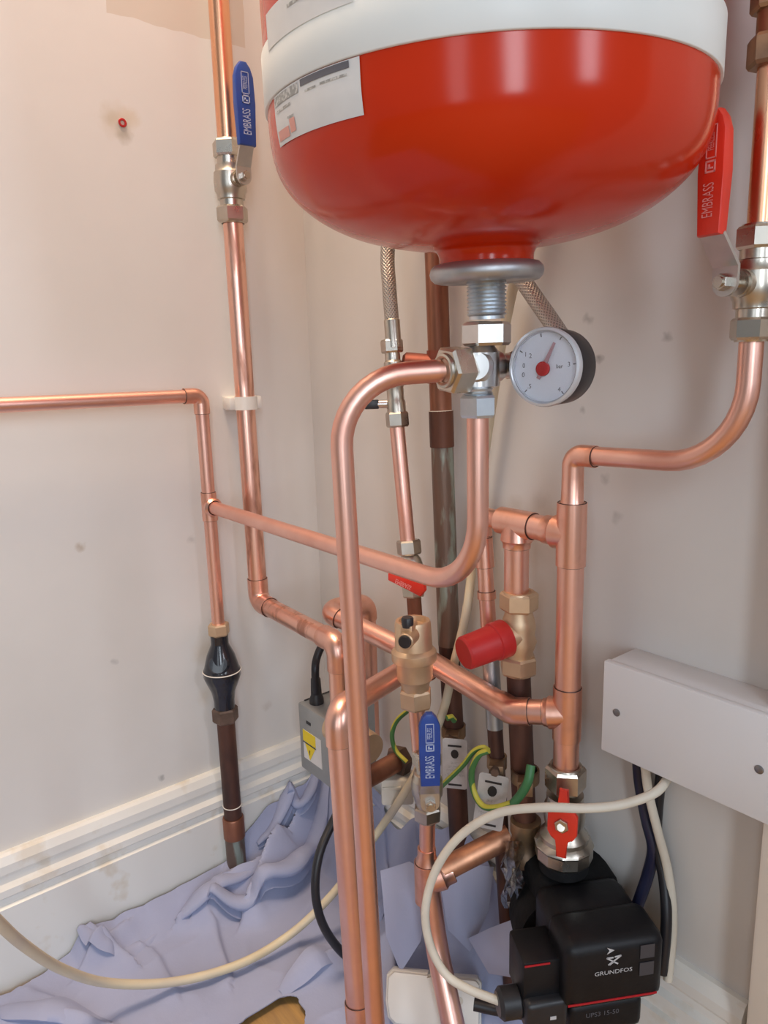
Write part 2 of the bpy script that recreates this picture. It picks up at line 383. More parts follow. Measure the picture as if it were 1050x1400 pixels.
skirting('baseboard_left', Y, X, -2.8, 0, .157, 'moulded white skirting board with worn gloss paint on the left wall')
skirting('baseboard_right', X, -Y, .018, .60, .15, 'moulded white skirting board beside the black pump')
bm = B(); box(bm, (0, 0, 0), AX, (.610, -.03, 0), (.68, 0, 2.4), .003); struct('trim_1', bm, M['trim'], 'cream door frame edge at the far right below the cover box')

# ------------------------------------------------------------------ pipe builders
R15, R22, R28 = .0075, .011, .014
def ring_line(bm_or_none, c, d, rr, parent):
    bm = B(); torus(bm, c, d, rr, .0005, 28, 6); obj('solder_joint', bm, M['solder'], parent)
def pipe(parent, pts, rr, rad=0.0, m='copper', name='pipe', seg=28):
    bm = B(); pp, arcs = path(pts, rad); tube(bm, pp, rr, seg); obj(name, bm, M[m], parent); return arcs
def elbow(parent, a, c, e, rr, m='copper_fit', ext=.013, rad=None):
    """capillary elbow round corner c between pipes from a and to e"""
    a, c, e = V(a), V(c), V(e); rad = rad or rr * 1.25
    d1, d2 = (a - c).normalized(), (e - c).normalized(); ang = d1.angle(d2); t = rad / math.tan(ang / 2)
    p0, p1 = c + d1 * (t + ext), c + d2 * (t + ext)
    pp, _ = path([p0, c, p1], rad, 10); bm = B()
    n = len(pp); tube(bm, pp, rr + .0013, 28)
    o = obj('elbow', bm, M[m], parent)
    ring_line(None, p0, d1, rr + .0004, o); ring_line(None, p1, d2, rr + .0004, o)
def tee(parent, c, d, half, br, blen, rr, rb=None, m='copper_fit', rtop=None, swap=False):
    """capillary tee: run along d, branch along br"""
    c, d, br = V(c), V(d).normalized(), V(br).normalized(); rb = rb or rr; bm = B()
    lathe(bm, c - d * half, d, [(0, 0), (0, rr + .0013), (2 * half, rr + .0013), (2 * half, 0)], 28)
    lathe(bm, c, br, [(0, 0), (0, rb + .0012), (rr + .004, rb + .0035), (rr + .007, rb + .0013), (blen, rb + .0013), (blen, 0)], 28)
    o = obj('tee', bm, M[m], parent)
    ring_line(None, c - d * half, d, rr + .0004, o); ring_line(None, c + d * half, d, rr + .0004, o); ring_line(None, c + br * blen, br, rb + .0004, o)
def coupling(parent, c, d, half, rr, m='copper_fit'):
    c, d = V(c), V(d).normalized(); bm = B()
    lathe(bm, c - d * half, d, [(0, 0), (0, rr + .0013), (2 * half, rr + .0013), (2 * half, 0)], 28); o = obj('coupling', bm, M[m], parent)
    ring_line(None, c - d * half, d, rr + .0004, o); ring_line(None, c + d * half, d, rr + .0004, o)

# lever ball valve: body along axis ax through c; stem along st; lever along lv
def ball_valve(name, label, c, ax, st, lv, half, nut_af, body_r, grip, grip_len, grip_w, rise, letter, ink, group=None, stem=.03, first_nut=M['nickel'], grip_thick=.008, kick=.022, lean=0.0):
    c, ax, st, lv = V(c), V(ax).normalized(), V(st).normalized(), V(lv).normalized()
    t = thing(name, label, 'valve', c - ax * half, group)
    nl = half * .40
    bm = B(); h = half - nl
    lathe(bm, c - ax * h, ax, [(0, 0), (0, body_r * .78), (h * .25, body_r * .78), (h * .28, body_r * .92), (h * .5, body_r * .95), (h * .62, body_r * 1.06), (h * 1.0, body_r * 1.1), (h * 1.36, body_r * 1.06), (h * 1.45, body_r * .96), (h * 1.68, body_r * .92), (h * 1.72, body_r * .78), (2 * h, body_r * .78), (2 * h, 0)], 32)
    lathe(bm, c, st, [(0, 0), (0, .0085), (body_r * 1.25, .0085), (body_r * 1.25, .0075), (body_r * 1.4, .0075), (body_r * 1.4, 0)], 24)
    obj('valve_body', bm, M['nickel'], t, 30)
    for s in (-1, 1):
        bm = B(); hexa(bm, c + ax * (s * half), -ax * s, nl, nut_af, .25)
        lathe(bm, c + ax * (s * half), -ax * s, [(-.0012, nut_af * .40), (-.0012, nut_af * .44), (0.0005, nut_af * .46), (.0005, nut_af * .40)], 28); obj('compression_nut', bm, M['nickel'], t, 25)
    side = lv.cross(st).normalized(); hub = c + st * stem
    bm = B(); hexa(bm, hub + st * .0015, st, .006, .009, 0); cyl(bm, c + st * (body_r * 1.3), hub + st * .009, .0032, 16); obj('stem_nut', bm, M['nickel'], t, 25)
    # steel lever strap, bent outwards, then sleeve
    bm = B(); w = .0085
    prism(bm, hub, side, lv, [(w * math.cos(a), w * math.sin(a)) for a in [math.pi * (1 + k / 10) for k in range(11)]] + [(w, .010), (-w, .010)], .0022)
    A0 = hub + lv * .010; A1 = A0 + lv * kick + st * rise; g1 = (A1 - A0).normalized(); u2 = side; w2 = u2.cross(g1)
    prism(bm, A0, side, g1, [(-w, 0), (w, 0), (w * .95, (A1 - A0).length), (-w * .95, (A1 - A0).length)], .0022)
    obj('lever', bm, M['steel'], t, 25)
    bm = B(); gw, gl = grip_w / 2, grip_len
    gd = (lv + st * lean).normalized(); gn = side.cross(gd).normalized()
    ol = [(-gw * .92, -.002), (gw * .92, -.002), (gw, gl * .5), (gw, gl * .82), (gw * .72, gl * .93), (gw * .3, gl), (-gw * .3, gl), (-gw * .72, gl * .93), (-gw, gl * .82), (-gw, gl * .5)]
    prism(bm, A1 - gn * (grip_thick * .35), side, gd, ol, grip_thick, .0022)
    g = obj('lever_grip', bm, grip, t, 30, label=letter[1])
    fo = A1 + gn * (grip_thick * .65)
    text('lettering', 'EMBRASS', fo + gd * (gl * .26), gd, -side, grip_w * .62, ink, g, .0004, squash=.47)
    text('lettering', 'PEERLESS', fo + gd * (gl * .735), gd, -side, grip_w * .34, ink, g, .0003, squash=.42)
    bm = B(); q = grip_w * .2
    for a0, a1, h0, h1 in ((.485, .50, -q, q), (.57, .585, -q, q), (.485, .585, -q, -q * .75), (.485, .585, q * .75, q), (.515, .53, -q * .5, q * .5), (.515, .555, q * .1, q * .45), (.60, .61, -q, q), (.86, .87, -q, q), (.60, .87, -q, -q * .85), (.60, .87, q * .85, q)):
        box(bm, fo, (gd, -side, gn), (a0 * gl, h0, -.0002), (a1 * gl, h1, .0004))
    obj('raised_border', bm, ink, g)
    return t

# ------------------------------------------------------------------ large: red expansion vessel
base = V((.4713, -.17, .7162)); axv = V((.0224, -.0367, 1)).normalized(); RV = .1323; LB = .0949
T = thing('expansion_vessel', 'large red enamelled expansion vessel with white band hung on the right wall', 'expansion vessel', base)
prof = [(.006, .030), (.012, .0305), (.0155, .034), (.0175, .048), (.0205, .064), (.0255, .082), (.033, .099), (.042, .1125), (.052, .1225), (.064, .1290), (.078, .1318), (LB, RV), (LB + .02, RV)]
def vessel_r(t):
    for (a, ra), (c, rc) in zip(prof, prof[1:]):
        if a <= t <= c: return ra + (rc - ra) * (t - a) / (c - a)
    return RV
def smooth_prof(pr, n=6):
    q = spline([V((a, c, 0)) for a, c in pr], n); return [(p.x, p.y) for p in q]
prof2 = smooth_prof(prof); prof = prof2
bm = B(); lathe(bm, base, axv, prof2 + [(LB + .02, 0)], 96); obj('lower_shell', bm, M['red'], T, 60)
bm = B(); lathe(bm, base, axv, [(LB + .019, 0), (LB + .019, RV), (.42, RV), (.46, .128), (.495, .115), (.52, .085), (.53, .04), (.532, 0)], 96); obj('upper_shell', bm, M['red'], T, 60)
bm = B(); rb_ = RV + .0016; lathe(bm, base, axv, [(LB, RV - .002), (LB, rb_ - .0004), (LB + .0006, rb_), (LB + .0285, rb_), (LB + .029, rb_ - .0004), (LB + .029, RV - .002)], 96); obj('white_band', bm, M['white_band'], T, 60)
bm = B(); torus(bm, base + axv * .001, axv, .0305, .0062, 48, 12); lathe(bm, base + axv * -.004, axv, [(0, 0), (0, .030), (.006, .031), (.010, .031), (.010, 0)], 48); obj('flange', bm, M['galv'], T, 50)
bm = B(); pr = [(0, 0), (0, .0115)]
for k in range(9): pr += [(.002 + k * .0024, .0115), (.0032 + k * .0024, .0131)]
pr += [(.026, .0115), (.026, 0)]
lathe(bm, base - axv * .028, axv, pr, 32); obj('threaded_neck', bm, M['zinc'], T, 20)
uu, vv = frame(axv)
def vpoint(az, t, off): return base + axv * t + (X * math.cos(az) + Y * math.sin(az) - axv * axv.dot(X * math.cos(az) + Y * math.sin(az))).normalized() * (vessel_r(t) + off)
def az_at(px, py, t):
    best = None
    for k in range(721):
        a = -math.pi + 2 * math.pi * k / 720
        w = vpoint(a, t, 0); q = w - EYE; zc = q.dot(ROW[2]); sx = 525 + F * q.dot(ROW[0]) / zc
        n = w - (base + axv * t)
        if n.dot(EYE - w) > 0 and (best is None or abs(sx - px) < best[0]): best = (abs(sx - px), a)
    return best[1]
def patch(az0, az1, t0, t1, off, nm, m, parent, n=24):
    bm = B(); g = [[bm.verts.new(vpoint(az0 + (az1 - az0) * i / n, t0 + (t1 - t0) * j / 24, off)) for i in range(n + 1)] for j in range(25)]
    for j in range(24):
        for i in range(n): bm.faces.new((g[j][i], g[j][i + 1], g[j + 1][i + 1], g[j + 1][i]))
    return obj(nm, bm, m, parent, 60, recalc=False)
a0, a1 = az_at(376, 133, LB), az_at(491, 75, LB)
lab = patch(a0, a1, LB - .0255, LB - .0005, .0007, 'data_label', M['label'], T)
lab['label'] = 'white paper data label under the band'
def bar(f0, f1, t0, t1, m, nm='print'): patch(a0 + (a1 - a0) * f0, a0 + (a1 - a0) * f1, LB - t0, LB - t1, .0010, nm, m, lab, 24)
bar(.02, .42, .0015, .0062, M['ink']); bar(.50, .62, .0065, .0075, M['ink']); bar(.66, .90, .0062, .0073, M['ink']); bar(.45, .92, .001, .0042, M['smoke'])
bar(.05, .30, .0085, .0098, M['ink']); bar(.24, .33, .0145, .0155, M['ink']); bar(.04, .24, .0185, .0235, M['pink_ink']); bar(.26, .34, .016, .0225, M['pink_ink'])
b0, b1 = az_at(369, 60, LB + .034), az_at(485, 10, LB + .031)
lab = patch(b0, b1, LB + .022, LB + .0395, .0019, 'upper_label', M['label'], T)
patch(b0 + (b1 - b0) * .38, b0 + (b1 - b0) * .58, LB + .0330, LB + .0345, .0022, 'print', M['ink'], lab, 8)
# strap bracket that carries the vessel on the wall (behind it)
bm = B(); box(bm, (base.x + .004, 0, base.z + .21), AX, (-.03, -.040, -.02), (.03, 0, .02), .002); obj('wall_bracket', bm, M['galv'], T)

# ------------------------------------------------------------------ manifold valve under the vessel, with gauge
vc = P(653, 503, y=-.17); VX, VY, VZ = vc
pd = (P(545, 512, d=.468) - vc).normalized()      # the port the swan-neck pipe leaves by
mv = thing('manifold_fitting', 'nickel plated four way fitting under the red vessel', 'fitting', vc)
bm = B(); top = base - axv * .026
lathe(bm, vc, Z, [(-.030, 0), (-.030, .0095), (-.014, .0095), (-.012, .0145), (.010, .0145), (.015, .0105), (.028, .0105), (.030, .0085), ((top - vc).length - .012, .0085), ((top - vc).length - .012, 0)], 32)
lathe(bm, vc, pd, [(0, 0), (0, .012), (.018, .012), (.018, 0)], 28)
lathe(bm, vc, -pd, [(0, 0), (0, .0105), (.017, .0105), (.02, .0085), (.034, .0085), (.034, 0)], 28)
lathe(bm, vc, V((.62, -.78, .1)), [(0, 0), (0, .0115), (.012, .0115), (.015, .009), (.0155, .0)], 28)
obj('valve_body', bm, M['chrome'], mv, 30)
bm = B(); hexa(bm, top - Z * .004, -Z, .015, .028, .1); obj('union_nut', bm, M['chrome'], mv, 25)
bm = B(); hexa(bm, vc + pd * .010, pd, .017, .028, .4); torus(bm, vc + pd * .0275, pd, .0095, .002, 30, 8); obj('compression_nut', bm, M['nickel'], mv, 25)
zb = P(645, 570, y=-.17).z
bm = B(); hexa(bm, V((VX, VY, zb)), Z, .015, .0225, .2); lathe(bm, V((VX, VY, zb + .015)), Z, [(0, .0095), (.001, .0105), (.0025, .0095), (.004, .0105), (.0055, .0095)], 28); obj('compression_nut', bm, M['zinc'], mv, 25)

# gauge: face turned to the room
gn = V((.20, -.97, .02)).normalized(); gc = P(744, 502, d=.478); gu = Z.cross(gn).normalized(); gv = gn.cross(gu)
ga = thing('pressure_gauge', 'round black cased pressure gauge with white dial and red hub', 'gauge', gc - gn * .028)
Rg = .0250
bm = B(); lathe(bm, gc, gn, [(-.027, 0), (-.027, Rg * .90), (-.024, Rg * .97), (-.004, Rg), (-.003, Rg * .985), (-.003, 0)], 56); obj('case', bm, M['black'], ga, 35)
bm = B(); lathe(bm, gc, gn, [(-.004, Rg * .99), (-.001, Rg * 1.015), (.0015, Rg * .99), (.002, Rg * .93), (.0008, Rg * .89), (-.003, Rg * .87), (-.003, Rg * .99)], 56); obj('bezel', bm, M['bezel'], ga, 35)
bm = B(); lathe(bm, gc, gn, [(-.0028, 0), (-.0028, Rg * .9), (-.0018, Rg * .9), (-.0018, 0)], 56); dial = obj('dial', bm, M['dial'], ga, 35)
def gp(a, rr): return gc + gn * -.0017 + (gu * math.cos(math.radians(a)) + gv * math.sin(math.radians(a))) * rr
for s, a, k in (('1', 150, .66), ('0', 197, .66), ('0', 176, .62), ('.5', 228, .66), ('4', 306, .70), ('3', 5, .66), ('2', 146, .52), ('bar', 2, .40)):
    text('numeral', s, gp(a, Rg * k), gu, gv, .0042 if s != 'bar' else .0036, M['smoke'], dial, .0002)
for a in (5, 308, 228, 150, 60, 100):
    d_ = (gu * math.cos(math.radians(a)) + gv * math.sin(math.radians(a))); bm = B()
    box(bm, gc + gn * -.0017, (d_, gn.cross(d_), gn), (Rg * .77, -.0003, 0), (Rg * .86, .0003, .0002)); obj('scale_mark', bm, M['smoke'], dial)
bm = B(); lathe(bm, gc, gn, [(.0008, 0), (.0008, Rg * .885), (.0016, Rg * .885), (.0016, 0)], 48); obj('lens', bm, M['lens'], ga, 35, label='clear lens')
nd = (gu * math.cos(math.radians(64)) + gv * math.sin(math.radians(64)))
hb = gc - gu * .0012 - gv * .001
bm = B(); prism(bm, hb + gn * -.0005, nd, gn.cross(nd), [(-.007, -.0012), (0, -.0016), (Rg * .72, -.0008), (Rg * .72, .0008), (0, .0016), (-.007, .0012)], .0005); obj('needle', bm, M['needle'], ga)
bm = B(); lathe(bm, hb + gn * -.0015, gn, [(0, 0), (0, .0046), (.0018, .0046), (.0022, .004), (.0022, 0)], 28); obj('hub', bm, M['red_cap'], ga, label='red hub')
bm = B(); a_ = vc - pd * .026; cyl(bm, a_, gc - gn * .024, .0075, 24); hexa(bm, a_, -pd, .012, .017); obj('connector', bm, M['nickel'], ga, 25)

# ------------------------------------------------------------------ left wall pipework
lx, ly = .035, -.116
vz = P(314, 249, x=lx).z
t = thing('copper_pipe', 'warm-lit copper pipe rising above the upper blue-handled valve to the top edge', 'pipe', (lx, ly, vz + .03))
pipe(t, [(lx, ly, vz + .03), (lx, ly, 2.4)], R22, m='copper_warm_lit')
ball_valve('ball_valve', 'nickel ball valve with blue lever at the top of the left wall pipe', (lx, ly, vz), Z, X, Z, .042, .030, .0165, M['blue_grip'], .078, .0215, .010, ('', 'blue lever grip'), M['pale_ink'], stem=.030, kick=.020)
c1 = P(356, 822, x=lx); c1.y = ly + .002; c2 = P(462, 880, y=-.124)
zv_top = .285
t = thing('copper_pipe', 'copper pipe dropping from the upper blue-handled valve and elbowing across to the grey actuator', 'pipe', (lx, ly, c1.z))
pipe(t, [(lx, ly, vz - .03), c1, c2, (c2.x, c2.y, zv_top)], R22, R22 * 1.25, m='copper_stained')
elbow(t, (lx, ly, vz), c1, c2, R22, ext=.016); elbow(t, c1, c2, c2 - Z, R22, ext=.015)
cz = P(333, 551, x=lx).z
t = thing('pipe_clip', 'white plastic pipe clip holding the left wall pipe', 'clip', (0, ly, cz))
bm = B(); lathe(bm, (lx, ly, cz - .0075), Z, [(0, .0118), (0, .0145), (.015, .0145), (.015, .0118), (0, .0118)], 36)
box(bm, (0, ly, cz), AX, (0, -.011, -.0075), (lx - .012, .011, .0075), .001); box(bm, (lx, ly, cz), AX, (-.012, -.021, -.0075), (.004, -.0135, .0075), .002); box(bm, (lx, ly, cz), AX, (-.012, .0135, -.0075), (.004, .021, .0075), .002)
obj('clip_body', bm, M['clip'], t)

# 15 mm run with tee and the loop to the vessel
qx, qy = .031, -.168
zt = P(288, 692, x=qx).z; zh = P(270, 541, x=qx).z; znut = P(299, 853, x=qx).z
t = thing('copper_pipe', 'thin copper pipe along the left wall, elbowing down to the black fitting', 'pipe', (qx, qy, znut))
k0, k1 = V((qx, -1.6, zh + .012)), V((qx, qy, zh))
pipe(t, [k0, k1, (qx, qy, znut - .005)], R15, R15 * 1.2, seg=24)
elbow(t, k0, k1, k1 - Z, R15, ext=.011)
tee(t, (qx, qy, zt), Z, .0165, X, .0135, R15)
t = thing('copper_pipe', 'thin copper pipe crossing from the left wall tee and curving up to the vessel fitting', 'pipe', (qx, qy, zt))
lb = P(640, 797, y=VY); pe = V((VX, VY, zt + .001))
pipe(t, [(qx + .012, qy, zt), (VX, VY, zt - .002), (VX, VY, zb + .004)], R15, .052, seg=24)

# black fitting and old pipe below
z0 = P(299, 868, x=qx).z; z1 = P(309, 968, x=qx).z; z2 = P(313, 984, x=qx).z
t = thing('strainer_fitting', 'glossy black bulbous fitting with brass nut on the left wall pipe', 'fitting', (qx, qy, z2))
bm = B(); hexa(bm, V((qx, qy, z0)), Z, znut - z0 + .001, .022, .3); obj('brass_nut', bm, M['brass'], t, 25, label='brass nut')
H = z0 - z1; bm = B()
lathe(bm, (qx, qy, z1), Z, [(0, 0), (0, .0125), (H * .12, .0125), (H * .25, .0145), (H * .36, .019), (H * .46, .0225), (H * .54, .0225), (H * .56, .021), (H * .74, .0165), (H * .88, .0105), (H * .92, .0105), (H, .0105), (H, 0)], 36)
lathe(bm, V((qx, qy, z1 + H * .60)), V((.8, -.6, .45)), [(0, 0), (0, .014), (.017, .0125), (.019, .0105), (.0192, .006), (.0192, 0)], 28)
obj('body', bm, M['black_gloss'], t, 35)
bm = B(); torus(bm, (qx, qy, z1 + H * .53), Z, .0226, .0007, 40, 6); obj('paint_line', bm, M['clip'], t)
bm = B(); hexa(bm, V((qx, qy, z2)), Z, z1 - z2 + .002, .0275, .2); obj('iron_nut', bm, M['iron_brown'], t, 25, label='dull brown nut')
t = thing('aged_copper_pipe', 'dark brown aged copper pipe below the black fitting, ending in the dust sheet', 'pipe', (qx, qy, 0))
pipe(t, [(qx, qy, .001), (qx, qy, z2 + .003)], R22, m='copper_old')
zc = P(323, 1128, x=qx).z
bm = B(); lathe(bm, (qx, qy, zc - .014), Z, [(0, .0105), (0, .0135), (.026, .0135), (.028, .0125), (.028, .0105)], 30); obj('coupling', bm, M['copper_brown'], t)
bm = B(); lathe(bm, (qx, qy, .0), Z, [(0, .0), (0, .0122), (zc - .0145, .0122), (zc - .0145, 0)], 30); obj('patinated_sleeve', bm, M['verdigris'], t)
bm = B(); torus(bm, (qx, qy, zc + .03), Z, .0112, .0006, 30, 6); obj('paint_ring', bm, M['clip'], t)

# rawl plug
w = P(167, 168, x=0)
t = thing('wall_plug', 'small red wall plug in a damaged patch of the left wall', 'wall plug', w)
bm = B(); lathe(bm, w, X, [(-.02, 0), (-.02, .0035), (.0004, .0035), (.001, .0045), (.0014, .004), (.0014, .0024), (-.012, .002), (-.012, 0)], 20); obj('plug_body', bm, M['red_cap'], t)

# ------------------------------------------------------------------ swan-neck pipe from the manifold down to the floor
top_ = P(462, 517, d=.482); bot = P(513, 1398, d=.582)
dr = (bot - top_).normalized(); bot = bot + dr * ((bot.z - .0) / -dr.z)
t = thing('copper_pipe', 'long copper pipe bending out of the vessel fitting and running down the front', 'pipe', (bot.x, bot.y, 0))
pipe(t, [vc + pd * .012, top_, bot], R15, .046, seg=24)

# ------------------------------------------------------------------ main 22 mm header, riser and tees (soldered together)
rx, ry = .449, -.046
hz = P(705, 715, y=ry).z; z_m = .352; z_pipe_end = P(776, 1052, y=ry).z; zred = P(781, 690, y=ry).z; ze = P(788, 622, y=ry).z
t = thing('copper_riser', 'thick soldered copper riser above the pump with two tees and sloping header', 'pipe', (rx, ry, z_pipe_end))
tc2 = V((rx, ry, z_m + .008))
pipe(t, [(rx, ry, z_pipe_end - .01), (rx, ry, zred - .004)], R22)
# header to the left over the bypass
bx = P(706, 800, y=ry).x; px15 = P(660, 760, y=ry).x
tee(t, (rx, ry, hz), Z, .0265, -X, .026, R22)
tee(t, (bx, ry, hz), X, .019, -Z, .022, R22)
pipe(t, [(bx, ry, hz), (rx, ry, hz)], R22); pipe(t, [(bx, ry, hz), (bx, ry, P(708, 812, y=ry).z)], R22)
p15a, p15b = V((px15 - .001, ry, hz)), P(669, 875, y=ry)
pipe(t, [(bx - .012, ry, hz), p15a, p15b], R15, R15 * 1.2); elbow(t, (bx, ry, hz), p15a, p15b, R15, ext=.008)
bm = B(); lathe(bm, (bx, ry, hz), -X, [(.017, R22 + .001), (.02, R22), (.026, R15 + .0013), (.03, R15 + .0013), (.03, 0)], 28); obj('reducer', bm, M['copper_fit'], t)
for yy in (750, 810): coupling(t, p15a.lerp(p15b, (yy - 700) / 175), p15b - p15a, .0035 if yy == 810 else .014, R15)
# reducer and thin pipe at the top
bm = B(); lathe(bm, (rx, ry, zred - .012), Z, [(0, 0), (0, R22 + .0012), (.008, R22 + .0012), (.016, R15 + .0016), (.034, R15 + .0013), (.034, 0)], 28); obj('reducer', bm, M['copper_fit'], t)
el = V((rx, ry, ze)); yend = P(903, 626, y=ry).x
kx = .5835; kzb = P(930, 628, y=ry).z; rv = P(1033, 388, y=ry); kx = rv.x
kz0 = P(1030, 462, y=ry).z
pipe(t, [(rx, ry, zred), el, (kx, ry, ze + .004), (kx, ry, kz0)], R15, [R15 * 1.2, .056], seg=26)
elbow(t, (rx, ry, zred), el, (kx, ry, ze), R15, ext=.012)
# lower tee, elbow and sloping main running back to the left
ec = P(700, 972, y=-.068)
tee(t, tc2, Z, .024, V((ec.x - tc2.x, ec.y - tc2.y, ec.z - tc2.z)), .020, R22)
tb = P(590, 905, y=-.058); ml = P(446, 836, y=-.083)
pipe(t, [tc2, ec, tb], R22, R22 * 1.4); elbow(t, tc2, ec, tb, R22, ext=.012)
pipe(t, [tb, ml, ml + V((0, .058, -.003)), ml + V((0, .058, -.20))], R22, R22 * 1.15)
elbow(t, tb, ml, ml + Y, R22, ext=.007); elbow(t, ml, ml + V((0, .058, -.003)), ml + V((0, .058, -1)), R22, ext=.007)
vb = P(462, 972, d=.645); br = V((vb.x, vb.y, vb.z)); q0 = P(572, 905, y=-.058)
bd = (br - q0); tee(t, q0, ml - tb, .021, bd, .026, R22)
v_end = P(490, 1372, d=.665); vdr = (v_end - br).normalized(); v_bot = br + vdr * ((br.z) / -vdr.z)
pipe(t, [q0, br, v_bot], R22, R22 * 1.3); elbow(t, q0, br, v_bot, R22, ext=.016)
ez = br.lerp(v_end, 1.0); coupling(t, ez + vdr * .012, vdr, .014, R22)

# right-hand thin pipe above, valve with red lever
rvz = P(1033, 388, y=ry).z
t = thing('copper_pipe', 'copper pipe at the right edge above the long red-handled valve', 'pipe', (kx, ry, rvz))
pipe(t, [(kx, ry, rvz + .025), (kx, ry, 2.4)], R15, m='copper_warm_lit')
zc_ = P(1045, 30, y=ry).z
bm = B(); c_ = V((kx, ry, zc_)); hexa(bm, c_ - Z * .026, Z, .017, .024); hexa(bm, c_ + Z * .004, Z, .015, .024); cyl(bm, c_ - Z * .01, c_ + Z * .006, .0095); obj('compression_coupling', bm, M['brass_old'], t, 25, label='brown brass compression coupling')
ball_valve('ball_valve', 'nickel ball valve with long red lever at the right edge', (kx, ry, rvz), Z, V((-.12, -1, 0)), Z, .0345, .0235, .0135, M['red_grip'], .067, .0165, .016, ('', 'red lever grip'), M['pink_letter'], stem=.030, grip_thick=.009, kick=.018)

# ------------------------------------------------------------------ bypass valve with red cap and the aged pipe under it
za, zb_ = P(706, 808, y=ry).z, P(712, 921, y=ry).z
bx2 = P(709, 865, y=ry).x; bc = V((bx2, ry, (za + zb_) / 2))
t = thing('bypass_valve', 'brass bypass valve with red cylindrical cap in the middle', 'valve', (bx2, ry, zb_))
Hb = za - zb_; bm = B()
lathe(bm, (bx2, ry, zb_ + .014), Z, [(0, 0), (0, .013), (Hb * .1, .0135), (Hb * .22, .0165), (Hb * .30, .0145), (Hb * .40, .0155), (Hb * .48, .0145), (Hb * .56, .0125), (Hb * .64, .0125), (Hb * .64, 0)], 32)
cdir = (P(640, 890, y=-.098) - V((bx2, ry, bc.z + .001))).normalized()
cyl(bm, bc, bc + cdir * .02, .0135); obj('valve_body', bm, M['brass'], t)
for zz, s in ((za, -1), (zb_, 1)):
    bm = B(); hexa(bm, V((bx2, ry, zz)), Z * s, .017, .030, .3); torus(bm, V((bx2, ry, zz + s * .001)), Z, .0125, .002, 28, 8); obj('compression_nut', bm, M['brass'], t, 25)
bm = B(); lathe(bm, bc + cdir * .014, cdir, [(0, 0), (0, .0165), (.001, .0172), (.013, .0172), (.014, .0158), (.043, .0150), (.045, .0135), (.045, 0)], 40); obj('adjuster_cap', bm, M['red_cap'], t, 35, label='red plastic cap')
lo22 = P(722, 1245, y=ry + .004)
t = thing('aged_copper_pipe', 'dark aged copper pipe below the red-capped bypass valve', 'pipe', (lo22.x, lo22.y, 0))
pipe(t, [(bx2, ry, zb_ + .004), lo22, (lo22.x, lo22.y, 0)], R22, .03, m='copper_old')
bm = B(); cyl(bm, lo22 + Z * .05, (lo22.x, lo22.y, 0), R22 + .0008); obj('patinated_length', bm, M['verdigris'], t, label='greenish stained lower length')
bo = P(700, 1140, y=ry)
bm = B(); lathe(bm, V((lo22.x - .001, ry, bo.z - .02)), Z, [(0, 0), (0, .0145), (.012, .0145), (.014, .013), (.030, .013), (.032, .0145), (.044, .0145), (.044, 0)], 28); obj('old_tee', bm, M['brass_old'], t)

# dark old riser close to the corner
o0, o1, o2 = P(596, 345, y=-.024), P(612, 850, y=-.024), P(627, 1125, y=-.024)
t = thing('aged_copper_pipe', 'tall tarnished copper pipe with green patina running behind the manifold', 'pipe', (o2.x, o2.y, 0))
def on_old(py):
    return o0.lerp(o1, (py - 345) / 505) if py < 850 else o1.lerp(o2, (py - 850) / 275)
up = o0 + (o0 - o1) * .9
pipe(t, [up, on_old(552)], R22, m='copper_brown', name='upper_pipe'); pipe(t, [on_old(550), on_old(880)], R22 + .0004, m='verdigris', name='patinated_pipe'); pipe(t, [on_old(878), o2, o2 + (o2 - o1) * (o2.z / (o1.z - o2.z))], R22, m='copper_old', name='lower_pipe')
coupling(t, on_old(575), o1 - o0, .018, R22, 'copper_old')
bm = B(); s0 = on_old(492); cyl(bm, s0, s0 + V((-.026, -.026, .004)), .0115, 28, .003); cyl(bm, s0 - Z * .016, s0 + Z * .016, .0125, 28); obj('tee_stub', bm, M['stub'], t)
bm = B(); torus(bm, on_old(551), o1 - o0, .0115, .0008, 30, 6); obj('white_ring', bm, M['clip'], t)

# aged thin pipe
l0, l1 = P(669, 872, y=ry), P(681, 1068, y=ry)
t = thing('aged_copper_pipe', 'thin dull pipe dropping behind the red cap to the middle earth clamp', 'pipe', (l1.x, l1.y, 0))
pipe(t, [l0, l1, l1 + (l1 - l0) * (l1.z / (l0.z - l1.z))], R15, m='copper_old')
bm = B(); cyl(bm, l0.lerp(l1, .1), l0.lerp(l1, .62), R15 + .0006); obj('grey_sleeve', bm, M['galv'], t, label='grey metal sleeve')

# ------------------------------------------------------------------ filling loop: hose, valves, thin pipe
f1, f2, f3, f4, f5 = P(536, 442, y=-.062), P(540, 560, y=-.062), P(543, 588, y=-.062), P(558, 742, y=-.062), P(567, 842, y=-.062)
hz0 = P(530, 345, y=-.055)
t = thing('flexible_hose', 'braided steel filling hose looping behind the red vessel', 'hose', f1)
e0, e1 = P(762, 452, y=-.05), P(716, 385, y=-.045)
pts = spline([f1, P(532, 390, y=-.06), hz0, hz0 + V((-.004, .012, .06)), hz0 + V((.01, .022, .13)), V((.30, -.030, .93)), V((.36, -.024, .93)), V((.385, -.024, .86)), P(690, 345, y=-.03), e1, e0, P(774, 476, y=-.046), P(768, 496, y=-.030), P(764, 503, y=-.008)], 10)
he = P(764, 503, y=0)
bm = B(); hexa(bm, he, -Y, .012, .020, .2); obj('wall_nut', bm, M['nickel'], t, 25)
bm = B(); seg = 20; tube(bm, pts, .0070, seg, cap=False)
uvl = bm.loops.layers.uv.new('UVMap'); acc = [0]
for i in range(1, len(pts)): acc.append(acc[-1] + (pts[i] - pts[i - 1]).length)
bm.verts.ensure_lookup_table(); bm.verts.index_update()
